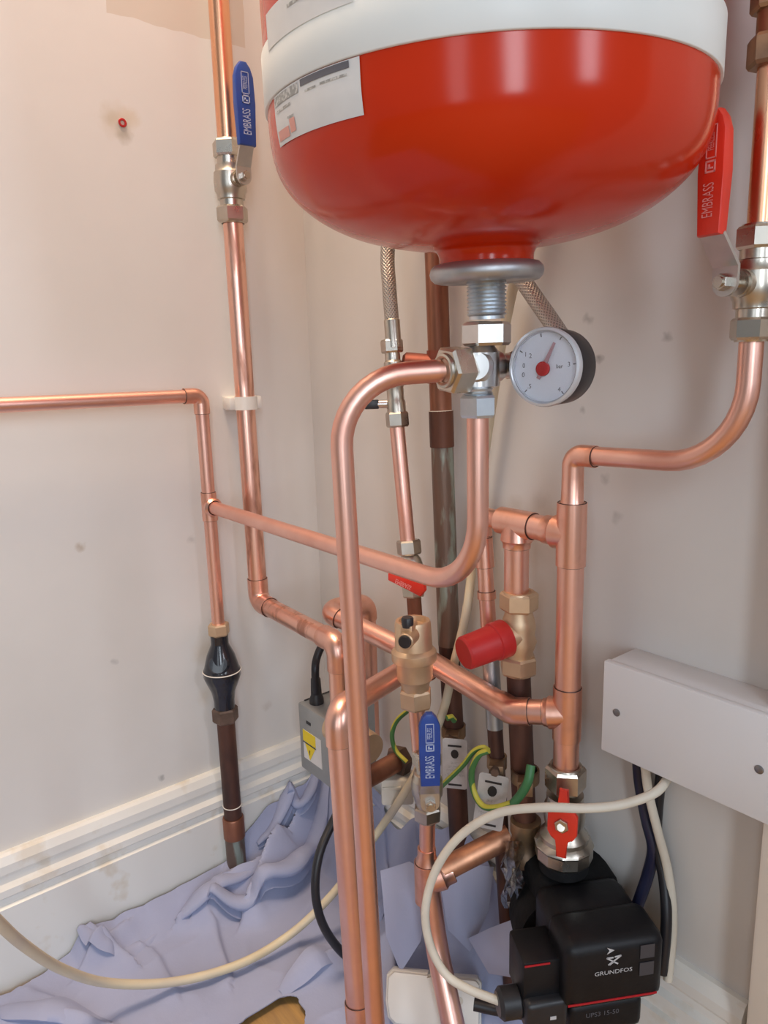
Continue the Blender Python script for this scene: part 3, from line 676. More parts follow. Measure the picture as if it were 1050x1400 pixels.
for fc in bm.faces:
    ks = [l.vert.index for l in fc.loops]; wrap = any(k % seg == 0 for k in ks) and any(k % seg == seg - 1 for k in ks)
    for l in fc.loops:
        i, k = divmod(l.vert.index, seg); k = seg if (k == 0 and wrap) else k
        l[uvl].uv = (k / seg * .039, acc[i])
obj('braided_hose', bm, M['braid'], t, 60)
fd = (f4 - f1).normalized()
bm = B(); cyl(bm, f1 - fd * .004, f1 + fd * .024, .0078, 24, .001); obj('crimp_sleeve', bm, M['nickel'], t)
n0 = P(535, 464, y=-.062)
bm = B(); hexa(bm, n0, fd, .013, .019, .2); obj('hose_nut', bm, M['nickel'], t, 25)
t = thing('isolating_valve', 'small nickel isolating valve with black lever beside the dark pipe', 'valve', P(542, 584, y=-.062))
bm = B(); L_ = (f3 - n0).length
lathe(bm, n0, fd, [(.010, 0), (.010, .0075), (.02, .0075), (.022, .0092), (.045, .0092), (.047, .0085), (L_ - .03, .0085), (L_ - .028, .0095), (L_ - .016, .0095), (L_ - .016, 0)], 28); obj('valve_body', bm, M['nickel'], t, 30)
bm = B(); hexa(bm, n0 + fd * (L_ - .018), fd, .015, .020, .35); obj('compression_nut', bm, M['nickel'], t, 25)
hn = P(540, 552, y=-.062); hd = V((-.62, -.78, 0)).normalized()
bm = B(); cyl(bm, hn, hn + hd * .017, .0042, 18); obj('stem', bm, M['chrome'], t)
bm = B(); u_, v_ = frame(hd); box(bm, hn + hd * .016, (hd, u_, v_), (0, -.0045, -.004), (.014, .0045, .004), .001); obj('lever', bm, M['black'], t, label='small black lever')
t = thing('copper_pipe', 'thin copper pipe between the black-levered valve and the short red-levered valve', 'pipe', f4)
pipe(t, [f3 - fd * .012, f4 + fd * .01], R15)
# small red lever valve
t = thing('ball_valve', 'small nickel valve with short red lever tucked behind the curving copper pipe', 'valve', P(566, 822, y=-.062))
va, vb_ = P(558, 738, y=-.062), P(566, 815, y=-.062); vd = (vb_ - va).normalized(); Lv = (vb_ - va).length
bm = B(); lathe(bm, va, vd, [(.016, 0), (.016, .0085), (.020, .011), (Lv * .45, .0125), (Lv * .6, .0125), (Lv - .018, .010), (Lv - .014, .0085), (Lv - .014, 0)], 28)
stv = V((.55, -.83, 0)).normalized(); mid = va + vd * (Lv * .62); cyl(bm, mid, mid + stv * .02, .007); obj('valve_body', bm, M['nickel'], t, 30)
for q, s in ((va, 1), (vb_, -1)):
    bm = B(); hexa(bm, q, vd * s, .015, .0215, .3); obj('compression_nut', bm, M['nickel'], t, 25)
g0, g1 = P(570, 806, y=-.088), P(532, 788, y=-.098); gd_ = (g1 - g0).normalized(); sd = gd_.cross(stv).normalized()
bm = B(); prism(bm, g0 - stv * .004, gd_, sd, [(-.004, -.0075), (.034, -.0065), (.036, 0), (.034, .0065), (-.004, .0075), (-.007, 0)], .007, .002); g = obj('lever_grip', bm, M['red_grip'], t, label='short red lever grip')
text('lettering', 'EMBRASS', g0 + gd_ * .015 + stv * .003, -gd_, -sd, .0065, M['pink_letter'], g, .0003, squash=.7)
bm = B(); hexa(bm, mid + stv * .019, stv, .006, .009); obj('stem_nut', bm, M['nickel'], t, 25)
t = thing('copper_pipe', 'short thin copper pipe from the small red-levered valve down behind the brass air vent', 'pipe', f5)
pipe(t, [vb_ - vd * .008, P(571, 890, y=-.06)], R15, m='copper_brown')

# ------------------------------------------------------------------ air vent stack
ay = -.12
A_t, A_n, A_b = P(564, 846, y=ay), P(569, 966, y=ay), P(578, 1120, y=ay)
t = thing('air_vent', 'brass automatic air vent with black caps in front of the copper main', 'air vent', A_n)
ad_ = (A_t - A_n).normalized(); AL = (A_t - A_n).length
bm = B(); lathe(bm, A_n, ad_, [(.016, 0), (.016, .0125), (.024, .0135), (.028, .0162), (AL * .50, .0170), (AL * .52, .0178), (AL * .535, .0178), (AL * .535, 0)], 40); obj('lower_body', bm, M['brass'], t, 30)
bm = B(); lathe(bm, A_n, ad_, [(AL * .535, 0), (AL * .535, .0200), (AL * .55, .0206), (AL * .64, .0206), (AL * .66, .0192), (AL * .68, .0172), (AL * .95, .0165), (AL * .985, .0155), (AL * .985, .0125), (AL * .93, .0115), (AL * .93, 0)], 40); obj('cap', bm, M['brass'], t, 30)
bm = B(); hexa(bm, A_n, ad_, .018, .027, .25); obj('compression_nut', bm, M['brass'], t, 25)
td = V((.5, -.86, 0)).normalized()
cp = P(557, 874, d=.652)
bm = B(); lathe(bm, cp + td * .0085, td, [(-.012, 0), (-.012, .0058), (-.001, .0058), (0, .0052), (0, 0)], 24); obj('port_cap', bm, M['black'], t, label='round black port cap')
bm = B(); tp = P(557, 848, d=.655); box(bm, tp, (td.cross(Z), td, Z), (-.0055, -.012, -.013), (.0055, .004, -.004), .001); cyl(bm, cp - td * .012, cp + td * .0065, .0074, 24, .0008); obj('neck', bm, M['brass'], t)
bm = B(); lathe(bm, tp - Z * .006, Z, [(0, 0), (0, .0052), (.0075, .0055), (.009, .0045), (.009, 0)], 24); obj('vent_cap', bm, M['black'], t, label='small black vent cap')
t = thing('copper_pipe', 'short copper pipe between the brass air vent and the lower blue-handled valve', 'pipe', P(577, 1040, y=ay))
pipe(t, [A_n + ad_ * .004, P(576, 1045, y=ay)], R15)
bv = P(584, 1074, y=ay)
ball_valve('ball_valve', 'nickel ball valve with blue lever under the brass air vent', bv, Z, V((.80, -.60, 0)), Z, .034, .0235, .0135, M['blue_grip'], .067, .0185, .006, ('', 'blue lever grip'), M['pale_ink'], stem=.027, kick=.014)
lt = P(584, 1197, y=ay); lbp = P(622, 1400, y=-.135); ld = (lbp - lt).normalized()
t = thing('copper_pipe', 'copper pipe with tee below the lower blue-handled valve, bending at the frame bottom', 'pipe', lbp)
pipe(t, [(bv.x, bv.y, bv.z - .026), lt + Z * .012], R15)
lb_bot = lbp + ld * (lbp.z / -ld.z)
pipe(t, [lt, P(596, 1290, y=ay), lb_bot], R22, .1)
bend = P(697, 1142, y=ry)
bdir = (bend - lt).normalized()
tee(t, lt - Z * .006, Z, .021, bdir, .026, R22); bm = B(); lathe(bm, lt + Z * .012, Z, [(0, R22 + .001), (.004, R22), (.010, R15 + .0014), (.018, R15 + .0013), (.018, R15)], 28); obj('reducer', bm, M['copper_fit'], t)
pipe(t, [lt - Z * .003, bend], R22, m='copper_burnt')

# ------------------------------------------------------------------ zone valve with grey actuator
bc0 = P(407, 960, d=.87)
t = thing('zone_valve', 'motorised zone valve with grey actuator box and yellow warning sticker by the corner', 'valve', (c2.x + .006, c2.y, .2))
ax0, ay0, az1 = bc0.x, bc0.y, bc0.z; az0 = P(414, 1052, x=ax0).z; az0 = az1 - .083
bm = B(); box(bm, (ax0, ay0, 0), AX, (0, 0, az0), (.062, .066, az1), .002); act = obj('actuator_case', bm, M['grey_case'], t, label='grey metal actuator box')
bm = B(); box(bm, (ax0, ay0, az1), AX, (.001, .008, -.0002), (.003, .064, .0008)); box(bm, (ax0, ay0, az1), AX, (.030, .035, -.0002), (.038, .040, .0006)); box(bm, (ax0, ay0, az1), AX, (.017, -.0005, -.020), (.026, .002, -.0165)); obj('slot', bm, M['black'], act)
bm = B(); box(bm, (ax0, ay0, az1), AX, (.009, -.0004, -.066), (.046, 0, -.030)); st_ = obj('sticker', bm, M['label'], act)
bm = B(); box(bm, (ax0, ay0 - .0005, az1), AX, (.009, -.0003, -.044), (.035, 0, -.030)); prism(bm, (ax0, ay0 - .0005, az1 - .046), X, Z, [(.013, 0), (.022, -.0185), (.034, 0)], .0004); obj('warning_print', bm, M['sticker_yellow'], st_, label='yellow warning triangle print')
bm = B(); box(bm, (ax0, ay0 - .0009, az1), AX, (.009, -.0003, -.0455), (.036, 0, -.0445)); prism(bm, (ax0, ay0 - .0010, az1 - .049), X, Z, [(.0215, -.003), (.0235, -.003), (.0225, -.009)], .0003); obj('warning_mark', bm, M['black'], st_)
zc3 = V((c2.x + .010, c2.y + .004, .275)); bm = B()
lathe(bm, zc3, Z, [(-.030, 0), (-.030, .017), (-.024, .019), (-.010, .021), (.006, .021), (.014, .017), (.016, .014), (.03, .014), (.03, 0)], 32)
lathe(bm, zc3, X, [(0, 0), (0, .0145), (.022, .0145), (.024, .0165), (.036, .0155), (.036, 0)], 28)
lathe(bm, zc3, -X, [(0, 0), (0, .016), (.03, .016), (.03, 0)], 28); obj('valve_body', bm, M['brass'], t)
s0 = P(505, 1062, y=-.10); s1 = P(545, 1040, y=-.055); sd_ = (s1 - s0).normalized()
t = thing('aged_copper_pipe', 'stub of brown copper pipe with dark nut below the zone valve', 'pipe', s0)
pipe(t, [s0 - sd_ * .03, s1], R22, m='copper_brown')
bm = B(); hexa(bm, s1 - sd_ * .006, sd_, .014, .029); obj('nut', bm, M['iron_brown'], t, 25)

# ------------------------------------------------------------------ pump, its valve and plug
zn0, zn1, zn2 = P(775, 1048, y=ry).z, P(774, 1090, y=ry).z, P(772, 1172, y=ry).z
t = thing('pump_valve', 'nickel pump valve with red butterfly handle above the black pump', 'valve', (rx, ry, zn2))
Hp = zn0 - zn2; bm = B()
lathe(bm, (rx, ry, zn2), Z, [(.018, 0), (.018, .0215), (.024, .0215), (.028, .018), (Hp * .36, .0165), (Hp * .42, .0180), (Hp * .58, .0180), (Hp * .62, .0162), (Hp * .70, .0162), (Hp * .70, 0)], 36)
pst = V((.42, -.90, .1)).normalized(); pm = V((rx, ry, zn2 + Hp * .47)); cyl(bm, pm, pm + pst * .024, .009); obj('valve_body', bm, M['nickel'], t, 30)
bm = B(); hexa(bm, V((rx, ry, zn0)), -Z, .022, .031, .3); torus(bm, V((rx, ry, zn0)), Z, .0128, .0018, 28, 8); obj('compression_nut', bm, M['nickel'], t, 25)
bm = B(); lathe(bm, (rx, ry, zn2), Z, [(0, 0), (0, .0235), (.003, .0255), (.013, .0255), (.015, .0265), (.017, .0255), (.020, .022), (.020, 0)], 12, .1); obj('union_nut', bm, M['nickel'], t, 25)
hu = Z.cross(pst).normalized(); hv = pst.cross(hu)
ho = P(770, 1125, d=.630); bm = B()
ol = [(-.0038, .031), (.0038, .031), (.0038, .014), (.009, .0135), (.0125, .009), (.0125, -.007), (.009, -.0125), (.0042, -.0135), (.0042, -.029), (-.0042, -.029), (-.0042, -.0135), (-.009, -.0125), (-.0125, -.007), (-.0125, .009), (-.009, .0135), (-.0038, .014)]
prism(bm, ho, hu, hv, ol, .0045, .001); obj('butterfly_handle', bm, M['red_grip'], t, label='red butterfly handle')
bm = B(); hexa(bm, ho + pst * .004, pst, .0035, .0105, .2); cyl(bm, pm + pst * .02, ho + pst * .0085, .0032); obj('handle_nut', bm, M['nickel'], t, 25)

pn = V((.866, -.5, 0)); ph = V((.5, .866, 0)); pz = .178; po = V((rx, ry, pz))
PA = (pn, ph, Z)
pump = thing('circulation_pump', 'black circulation pump with red trim line standing by the right skirting', 'pump', (rx, ry, .10))
bm = B(); lathe(bm, (rx, ry, .100), Z, [(0, 0), (0, .022), (.012, .022), (.016, .015), (zn2 - .100 - .012, .015), (zn2 - .100 - .010, .022), (zn2 - .0995, .022), (zn2 - .0995, 0)], 32)
lathe(bm, po - pn * .035 - Z * .030, pn, [(0, 0), (0, .030), (.008, .042), (.035, .046), (.05, .046), (.05, 0)], 40); obj('volute', bm, M['foam'], pump)
bm = B(); box(bm, po, PA, (-.040, -.028, -.085), (.020, .048, .026), .010, 3); obj('insulation_shell', bm, M['foam'], pump, 50, label='black foam insulation shell')
bm = B(); box(bm, po, PA, (.012, -.034, -.060), (.066, .046, .030), .012, 3); obj('motor_housing', bm, M['pump_black'], pump, 50)
bm = B(); box(bm, po, PA, (.050, -.036, -.028), (.094, .049, .033), .010, 4)
head = obj('control_head', bm, M['pump_black'], pump, 50)
bm = B(); box(bm, po, PA, (.050, -.028, -.060), (.086, .036, -.030), .006, 3); obj('lower_head', bm, M['pump_black'], pump, 50)
fo = po + pn * .0941
bm = B(); box(bm, fo, PA, (-.0004, -.033, -.0205), (.0003, .042, -.0188)); obj('red_line', bm, M['red_line'], head, label='thin red trim line')
lo_ = po + pn * .0943 + ph * .004 + Z * .011
text('lettering', 'GRUNDFOS', lo_ - Z * .0045, ph, Z, .0052, M['logo'], head, .0002, squash=1.15)
bm = B()
for q0_, q1_ in (((-.006, .004), (.0035, -.0025)), ((-.0045, -.0025), (.006, .0048)), ((-.006, .004), (-.0005, .0038)), ((.0005, .0042), (.006, .0048)), ((-.0035, -.0025), (0, 0.0))):
    a_, b__ = lo_ + Z * .005 + ph * q0_[0] + Z * q0_[1], lo_ + Z * .005 + ph * q1_[0] + Z * q1_[1]; dd = (b__ - a_).normalized()
    box(bm, a_, (dd, pn.cross(dd), pn), (0, -.0006, 0), ((b__ - a_).length, .0006, .0003))
obj('emblem', bm, M['logo'], head)
bm = B(); prism(bm, lo_ - ph * .006 + Z * .0155, ph, Z, [(0, .003), (.002, 0), (0, -.003), (.006, 0)], .0003); obj('arrow_light', bm, M['logo'], head)
for dz in (.010, -.006):
    bm = B(); box(bm, lo_ + Z * dz, PA, (0, .022, -.006), (.0004, .034, .006)); obj('button', bm, M['button'], head)
text('lettering', 'UPS3 15-50', po + pn * .0862 - Z * .040, ph, Z, .006, M['smoke'], head, .0003)
# terminal box on the left of the head and the plug
pb0 = P(735, 1335, d=.592)
bm = B(); box(bm, po, PA, (.044, -.066, -.030), (.082, -.030, .014), .003); tb_ = obj('terminal_box', bm, M['pump_black'], pump)
bm = B(); box(bm, po, PA, (.0822, -.065, .011), (.0828, -.044, .0124)); obj('red_line', bm, M['red_line'], tb_)
bm = B(); box(bm, po, PA, (.050, -.066, -.046), (.090, -.030, -.018), .005, 3); pl = obj('plug', bm, M['black'], pump)
pc_e = po + pn * .072 + ph * -.064 - Z * .030
bm = B(); cyl(bm, pc_e, pc_e - ph * .020, .0125, 24, .003); obj('cable_gland', bm, M['black'], pl)
bm = B(); box(bm, po, PA, (.0898, -.046, -.034), (.0904, -.041, -.031)); obj('white_mark', bm, M['logo'], pl)

# ------------------------------------------------------------------ white cover box and cables below it
bx0 = .4835; bz0, bz1 = .3385, .4185; by = -.044
t = thing('cover_box', 'long white cover box with two screws on the right wall', 'box', (bx0, 0, bz0))
bm = B(); box(bm, (0, 0, 0), AX, (bx0, by + .007, bz0 + .001), (.72, 0, bz1 - .001), .0012); obj('back_box', bm, M['box_white'], t)
bm = B(); box(bm, (0, 0, 0), AX, (bx0 - .001, by, bz0), (.722, by + .0072, bz1), .0015); obj('front_cover', bm, M['box_white'], t)
for s in (P(843, 974, y=by), P(1038, 1052, y=by)):
    bm = B(); lathe(bm, s, -Y, [(-.002, 0), (-.002, .0032), (.0006, .0032), (.0012, .002), (.0012, 0)], 20); obj('screw', bm, M['screw'], t)
def cable(name, label, pts, rr, m, cat='cable', group=None, seg=14):
    bm = B(); tube(bm, spline(pts, 8), rr, seg); o = obj(name, bm, M[m], None, 60, loc=tuple(pts[-1])); return tag(o, label, cat, group)
cable('power_cable', 'off-white cable arching from under the cover box to the pump plug',
      [P(915, 1062, y=-.03), P(895, 1084, d=.575), P(850, 1100, d=.575), P(800, 1105, d=.575), P(740, 1104, d=.585), P(680, 1112, d=.60), P(630, 1142, d=.612), P(597, 1187, d=.62), P(582, 1240, d=.622), P(587, 1288, d=.622), P(608, 1330, d=.618), P(640, 1352, d=.612), pc_e - ph * .014], .0036, 'cable_white')
cable('power_cable', 'navy cable hanging from the cover box with yellow tape', [P(872, 1030, y=-.012), P(875, 1070, y=-.012), P(884, 1120, y=-.012), P(893, 1160, y=-.012), P(886, 1195, y=-.012), P(876, 1225, y=-.016), P(862, 1262, y=-.02)], .0052, 'cable_navy')
bm = B(); cyl(bm, P(874.5, 1072, y=-.012), P(880, 1099, y=-.012), .0046, 16); o = obj('tape_wrap', bm, M['yellow'], None, loc=tuple(P(880, 1099, y=-.012))); tag(o, 'band of yellow tape round the navy cable under the cover box', 'tape')
cable('power_cable', 'black cable hanging behind the cream cable to the right of the pump', [P(905, 1050, y=-.006), P(899, 1105, y=-.006), P(898, 1150, y=-.010), P(908, 1205, y=-.014), P(911, 1260, y=-.022), P(906, 1330, y=-.027)], .0046, 'cable_black')
cable('power_cable', 'cream cable hanging from the cover box down the right wall', [P(881, 1040, y=-.022), P(887, 1085, y=-.022), P(899, 1135, y=-.018), P(912, 1185, y=-.014), P(919, 1235, y=-.014), P(919, 1280, y=-.018), P(913, 1340, y=-.025)], .0038, 'cable_white')

# long cream cable over the sheet
cable('power_cable', 'long cream cable dropping past the gauge and curving across the dust sheet',
      [P(708, 370, y=-.02), P(700, 400, y=-.02), P(684, 480, y=-.015), P(667, 590, y=-.015), P(654, 690, y=-.015), P(646, 770, y=-.020), P(637, 840, y=-.034), P(619, 915, y=-.0405), P(605, 975, y=-.045), P(575, 1045, y=-.065), P(548, 1092, y=-.075), P(522, 1130, d=.865), P(492, 1172, d=.86), P(455, 1222, d=.855), P(400, 1275, d=.845), P(330, 1317, d=.815), P(240, 1342, d=.79), P(150, 1344, d=.755), P(85, 1325, d=.70), P(30, 1290, d=.62), P(-20, 1245, d=.54), P(-70, 1215, d=.49), P(-140, 1240, d=.48), P(-220, 1330, d=.50), V((.19, -.72, .09)), V((.15, -.80, .018)), V((.16, -1.1, .012))], .0046, 'cable_cream')
# actuator cable
bt = V((ax0 + .016, ay0 + .016, az1))
cable('actuator_cable', 'black cable curving out of the grey actuator box top', [bt, P(431, 920, d=.855), P(433, 900, d=.86), P(441, 882, d=.865), P(452, 874, d=.88), P(462, 882, d=.91), P(467, 915, d=.93), P(467, 960, d=.94)], .0046, 'cable_black')
bm = B(); lathe(bm, bt, Z, [(0, 0), (0, .0085), (.006, .0082), (.010, .0064), (.030, .0056), (.030, 0)], 20); obj('strain_relief', bm, M['black'], act)
cable('actuator_cable', 'black cable looping down beside the front copper pipes onto the sheet', [P(470, 1095, d=.80), P(452, 1130, d=.79), P(436, 1170, d=.775), P(431, 1215, d=.77), P(438, 1255, d=.775), P(455, 1287, d=.79), P(480, 1312, d=.805), P(515, 1325, d=.815)], .0046, 'cable_black')

cable('dark_bar', 'thick black bar lying under the pump plug at the frame bottom', [P(648, 1373, d=.655), P(680, 1380, d=.65), P(720, 1386, d=.64), P(760, 1394, d=.63), P(800, 1412, d=.62)], .0052, 'cable_black')  # dark bar below the plug, drawn as a black tube
# ------------------------------------------------------------------ earth clamps and wires
fn = V((.62, -.78, 0)).normalized(); fu = V((.78, .62, 0)).normalized()
def clamp(label, c, pipe_c, rr, w_, h_, tilt, tagged=True):
    t = thing('earth_clamp', label, 'clamp', pipe_c)
    bm = B(); lathe(bm, pipe_c - Z * .006, Z, [(0, rr), (0, rr + .002), (.012, rr + .002), (.012, rr), (0, rr)], 28); box(bm, pipe_c, (fu, fn, Z), (-.006, rr, -.007), (.008, rr + .014, .007), .001); obj('strap', bm, M['brass_old'], t)
    bm = B(); hexa(bm, pipe_c + fn * (rr + .012) + Z * .003, fn, .007, .008); obj('screw', bm, M['iron_brown'], t, 25)
    if not tagged: return t
    tu = (fu * math.cos(tilt) + Z * math.sin(tilt)).normalized(); tv = fn.cross(tu) * -1; tv = tv if tv.z > 0 else -tv
    bm = B(); prism(bm, c, tu, tv, roundrect(w_, h_, .003), .0008); tg = obj('warning_tag', bm, M['tag'], t, label='printed metal warning tag')
    w_n = tu.cross(tv).normalized(); fc = c + w_n * .0009
    if w_n.dot(fn) < 0: fc = c - w_n * .0001; 
    s = 1 if w_n.dot(fn) > 0 else -1
    bm = B()
    for q in (.36, -.42): box(bm, fc, (tu, tv, w_n), (-w_ * .28, h_ * q - .001, -.0001), (w_ * .28, h_ * q + .001, .0003))
    prism(bm, fc, tu, tv, [(w_ * .16 * math.cos(a), h_ * .20 + w_ * .2 * math.sin(a)) for a in [2 * math.pi * k / 12 for k in range(12)]], .0003 * s); obj('tag_slot', bm, M['black'], tg)
    for k in range(4):
        text('small_print', ('SAFETY', 'ELECTRICAL', 'CONNECTION', 'DO NOT REMOVE')[k], fc + tv * (h_ * (.02 - .08 * k)) + w_n * .0001 * s, tu * s, tv, .0036, M['ink'], tg, .0002, squash=.7)
    return t
c_a = on_old(995)
clamp('earth clamp with grey tag on the dark pipe behind the lower blue lever', P(622, 1044, y=-.052), V((c_a.x, c_a.y, c_a.z)), .0112, .025, .056, 0)
c_b = l0.lerp(l1, (1040 - 872) / 196)
clamp('earth clamp with pale tag in the middle, half circled by green-yellow wire', P(671, 1096, y=-.068), c_b, .0077, .028, .058, -.12)
c_c = P(719, 1060, y=ry)
clamp('earth clamp at the pipe beside the red butterfly valve', P(730, 1080, y=-.062), V((P(718, 1050, y=ry).x, ry, c_c.z)), .0112, .024, .03, 0, False)
wire = lambda label, pts, m='earth', rr=.0026: cable('earth_wire', label, pts, rr, m, 'wire')
wire('green-yellow wire curving out to the left of the air vent pipe', [P(562, 968, y=-.06), P(543, 985, y=-.065), P(536, 1005, y=-.068), P(541, 1026, y=-.065), P(556, 1042, y=-.06)])
wire('green-yellow wire running from the lower blue lever up to the middle clamp', [P(600, 1078, y=-.085), P(617, 1062, y=-.082), P(634, 1045, y=-.078), P(647, 1028, y=-.074), P(660, 1022, y=-.07), P(668, 1026, y=-.066)])
wire('green-yellow wire looping round the pale tag of the middle clamp', [P(668, 1026, y=-.074), P(655, 1032, y=-.078), P(646, 1050, y=-.080), P(645, 1070, y=-.080), P(651, 1090, y=-.080), P(662, 1103, y=-.080), P(678, 1104, y=-.078), P(693, 1100, y=-.074), P(706, 1094, y=-.070), P(716, 1080, y=-.068)], rr=.003)
wire('green wire curving down at the clamp beside the red butterfly valve', [P(726, 1046, y=-.066), P(722, 1068, y=-.072), P(713, 1085, y=-.074), P(702, 1098, y=-.074)], 'green', .004)
bm = B(); tube(bm, [P(611, 982, y=-.06), P(617, 980, y=-.055), P(621, 985, y=-.05)], .003, 12); o = obj('earth_wire', bm, M['earth'], None, loc=tuple(P(617, 982, y=-.055))); tag(o, 'green-yellow wire end at the clamp right of the blue lever tip', 'wire')

# clear plastic offcut hanging by the old tee
bm = B(); q = [P(690, 1150, y=-.07), P(704, 1148, y=-.062), P(698, 1205, y=-.066), P(708, 1240, y=-.062), P(690, 1238, y=-.072), P(684, 1190, y=-.076)]
g = [[P(688 + 26 * i / 6 + 4 * math.sin(j * 1.3 + i), 1150 + 92 * j / 10, y=-.066 - .008 * math.sin(i * 1.7 + j * .9)) for i in range(7)] for j in range(11)]
vsg = [[bm.verts.new(p) for p in row] for row in g]
for j in range(10):
    for i in range(6): bm.faces.new((vsg[j][i], vsg[j][i + 1], vsg[j + 1][i + 1], vsg[j + 1][i]))
bmesh.ops.solidify(bm, geom=bm.faces[:], thickness=.0006)
o = obj('plastic_wrap', bm, M['clear'], None, 80, loc=tuple(P(700, 1200, y=-.066))); tag(o, 'crumpled clear plastic wrap hanging by the aged pipes left of the pump', 'plastic wrap')

# small cream block behind the lower blue valve
c = P(543, 1076, y=-.06); t = thing('cable_connector', 'small cream plastic cable connector between the front pipes and the blue-levered valve', 'connector', c)
hr = V((.626, .78, 0)); hf = V((.78, -.626, 0))
bm = B(); box(bm, c, (hr, hf, Z), (-.018, -.012, -.016), (.018, .012, .016), .003); box(bm, c, (hr, hf, Z), (-.016, .009, .004), (.004, .0135, .008), .0005); obj('connector_body', bm, M['cable_white'], t)

# junction box on the floor
c = P(590, 1362, d=.752); jb = thing('junction_box', 'white plastic junction box lying behind the front pipes at the frame bottom', 'box', (c.x, c.y, .01))
ju = (hr * .995 - Z * .03 + hf * .10).normalized(); jv = (Z * .80 - hf * .60); jv = (jv - ju * jv.dot(ju)).normalized(); jw = ju.cross(jv)
ol = [(-.046, -.006), (-.043, -.02), (-.036, -.026), (.044, -.026), (.050, -.020), (.050, .016), (.046, .020), (.012, .020), (.010, .017), (-.002, .017), (-.004, .021), (-.040, .022), (-.046, .016)]
bm = B(); prism(bm, c - jw * .018, ju, jv, ol, .026, .003); obj('base', bm, M['white_plastic'], jb)
bm = B(); prism(bm, c + jw * .0085, ju, jv, [(a * .95, q * .92) for a, q in ol], .006, .0025); obj('lid', bm, M['white_plastic'], jb)
bm = B(); cyl(bm, c + jw * .0135 + ju * .028, c + jw * .0152 + ju * .028, .0035, 18); obj('lid_screw', bm, M['cable_white'], jb)

# ------------------------------------------------------------------ dust sheet
def lerp_tab(tab, q):
    if q <= tab[0][0]: return tab[0][1]
    for (a, va_), (c_, vc_) in zip(tab, tab[1:]):
        if q <= c_: return va_ + (vc_ - va_) * (q - a) / (c_ - a)
    return tab[-1][1]
climbL = [(-.46, 0), (-.40, .0), (-.375, .004), (-.36, .030), (-.30, .026), (-.245, .028), (-.165, .030), (-.13, .070), (-.07, .095), (0, .10)]
climbR = [(0, .10), (.10, .09), (.17, .095), (.25, .13), (.30, .145), (.335, .12), (.36, .09), (.39, .105), (.42, .06), (.50, .02)]
ridges = []   # (start, end, height, width, skew)
def rdg(p, q, h, w_, z_=.02): ridges.append((P(*p, z=z_), P(*q, z=z_), h, w_))
rdg((250, 1252), (330, 1200), .022, .011); rdg((285, 1243), (385, 1185), .036, .014); rdg((345, 1238), (445, 1125), .042, .015); rdg((330, 1180), (385, 1130), .03, .012)
rdg((300, 1215), (345, 1150), .014, .012); rdg((110, 1285), (170, 1310), .018, .012); rdg((110, 1320), (165, 1275), .015, .010); rdg((30, 1345), (120, 1400), .010, .02)
rdg((290, 1260), (310, 1330), .007, .010); rdg((385, 1120), (440, 1100), .030, .018); rdg((0, 1385), (150, 1395), .008, .012); rdg((200, 1290), (235, 1345), .005, .012)
rdg((540, 1180), (640, 1190), .03, .014); rdg((560, 1190), (580, 1290), .018, .008); rdg((520, 1160), (530, 1330), .022, .012); rdg((610, 1200), (640, 1310), .025, .014)
rdg((640, 1270), (720, 1255), .03, .018); rdg((640, 1275), (690, 1330), .018, .010); rdg((480, 1290), (590, 1300), .010, .012); rdg((400, 1330), (480, 1290), .014, .010); rdg((650, 1385), (760, 1395), .012, .014)
def seg_d(p, a, c):
    ab = V((c.x - a.x, c.y - a.y)); ap = V((p[0] - a.x, p[1] - a.y)); tt = max(0, min(1, ap.dot(ab) / max(ab.length_squared, 1e-9)))
    dv = ap - ab * tt; sg = 1 if ab.x * ap.y - ab.y * ap.x > 0 else -1
    return dv.length, sg, tt
NX, NY = 230, 300
x0s, x1s, y0s, y1s = .0195, .50, -.80, -.0195
hole = [P(*q, z=.004) for q in ((318, 1412), (380, 1372), (402, 1370), (414, 1390), (410, 1440), (318, 1440))]
def inside(x_, y_):
    r_ = False; j = len(hole) - 1
    for i in range(len(hole)):
        if (hole[i].y > y_) != (hole[j].y > y_) and x_ < (hole[j].x - hole[i].x) * (y_ - hole[i].y) / (hole[j].y - hole[i].y) + hole[i].x: r_ = not r_
        j = i
    return r_
def sheet_at(xv, yv):
    n1 = noise.noise(V((xv * 9, yv * 9, 1.3))); n2 = 1 - abs(noise.noise(V((xv * 13, yv * 13, 4.1)))) * 2
    h = .007 + .004 * n1 + .002 * max(0, n2) ** 3; ox = oy = 0.0
    for a, c_, hh, ww in ridges:
        dd, sg, tt = seg_d((xv, yv), a, c_)
        if dd < ww * 3.5:
            wq = ww * (.38 if sg > 0 else 1.25); q = math.exp(-(dd / wq) ** 2) * (.55 + .45 * math.sin(math.pi * min(1, max(0, tt * .8 + .1)))); h += hh * q
            nx_, ny_ = -(c_.y - a.y), (c_.x - a.x); ln = math.hypot(nx_, ny_); ox += nx_ / ln * q * hh * .25; oy += ny_ / ln * q * hh * .25
    cl = lerp_tab(climbL, yv); k = max(0, 1 - (xv - x0s) / .045); wob = 1 + .10 * noise.noise(V((yv * 40, 0, 2)))
    cr = lerp_tab(climbR, xv); kr = max(0, 1 - (y1s - yv) / (.055 + .02 * noise.noise(V((xv * 25, 3, 1)))))
    h = max(h * (1 - .5 * max(k, kr)), 0) + max(cl * wob * k ** 1.3, cr * (1 + .12 * noise.noise(V((xv * 30, 0, 5)))) * kr ** 1.2)
    h += .010 * max(k, kr) * abs(noise.noise(V((xv * 20, yv * 24, 11))))
    return V((max(xv + .004 * n1 + ox * (1 - k), .0195), min(yv + .003 * n2 + oy * (1 - kr), -.0195), max(h, .0035)))
bm = B(); grid = []
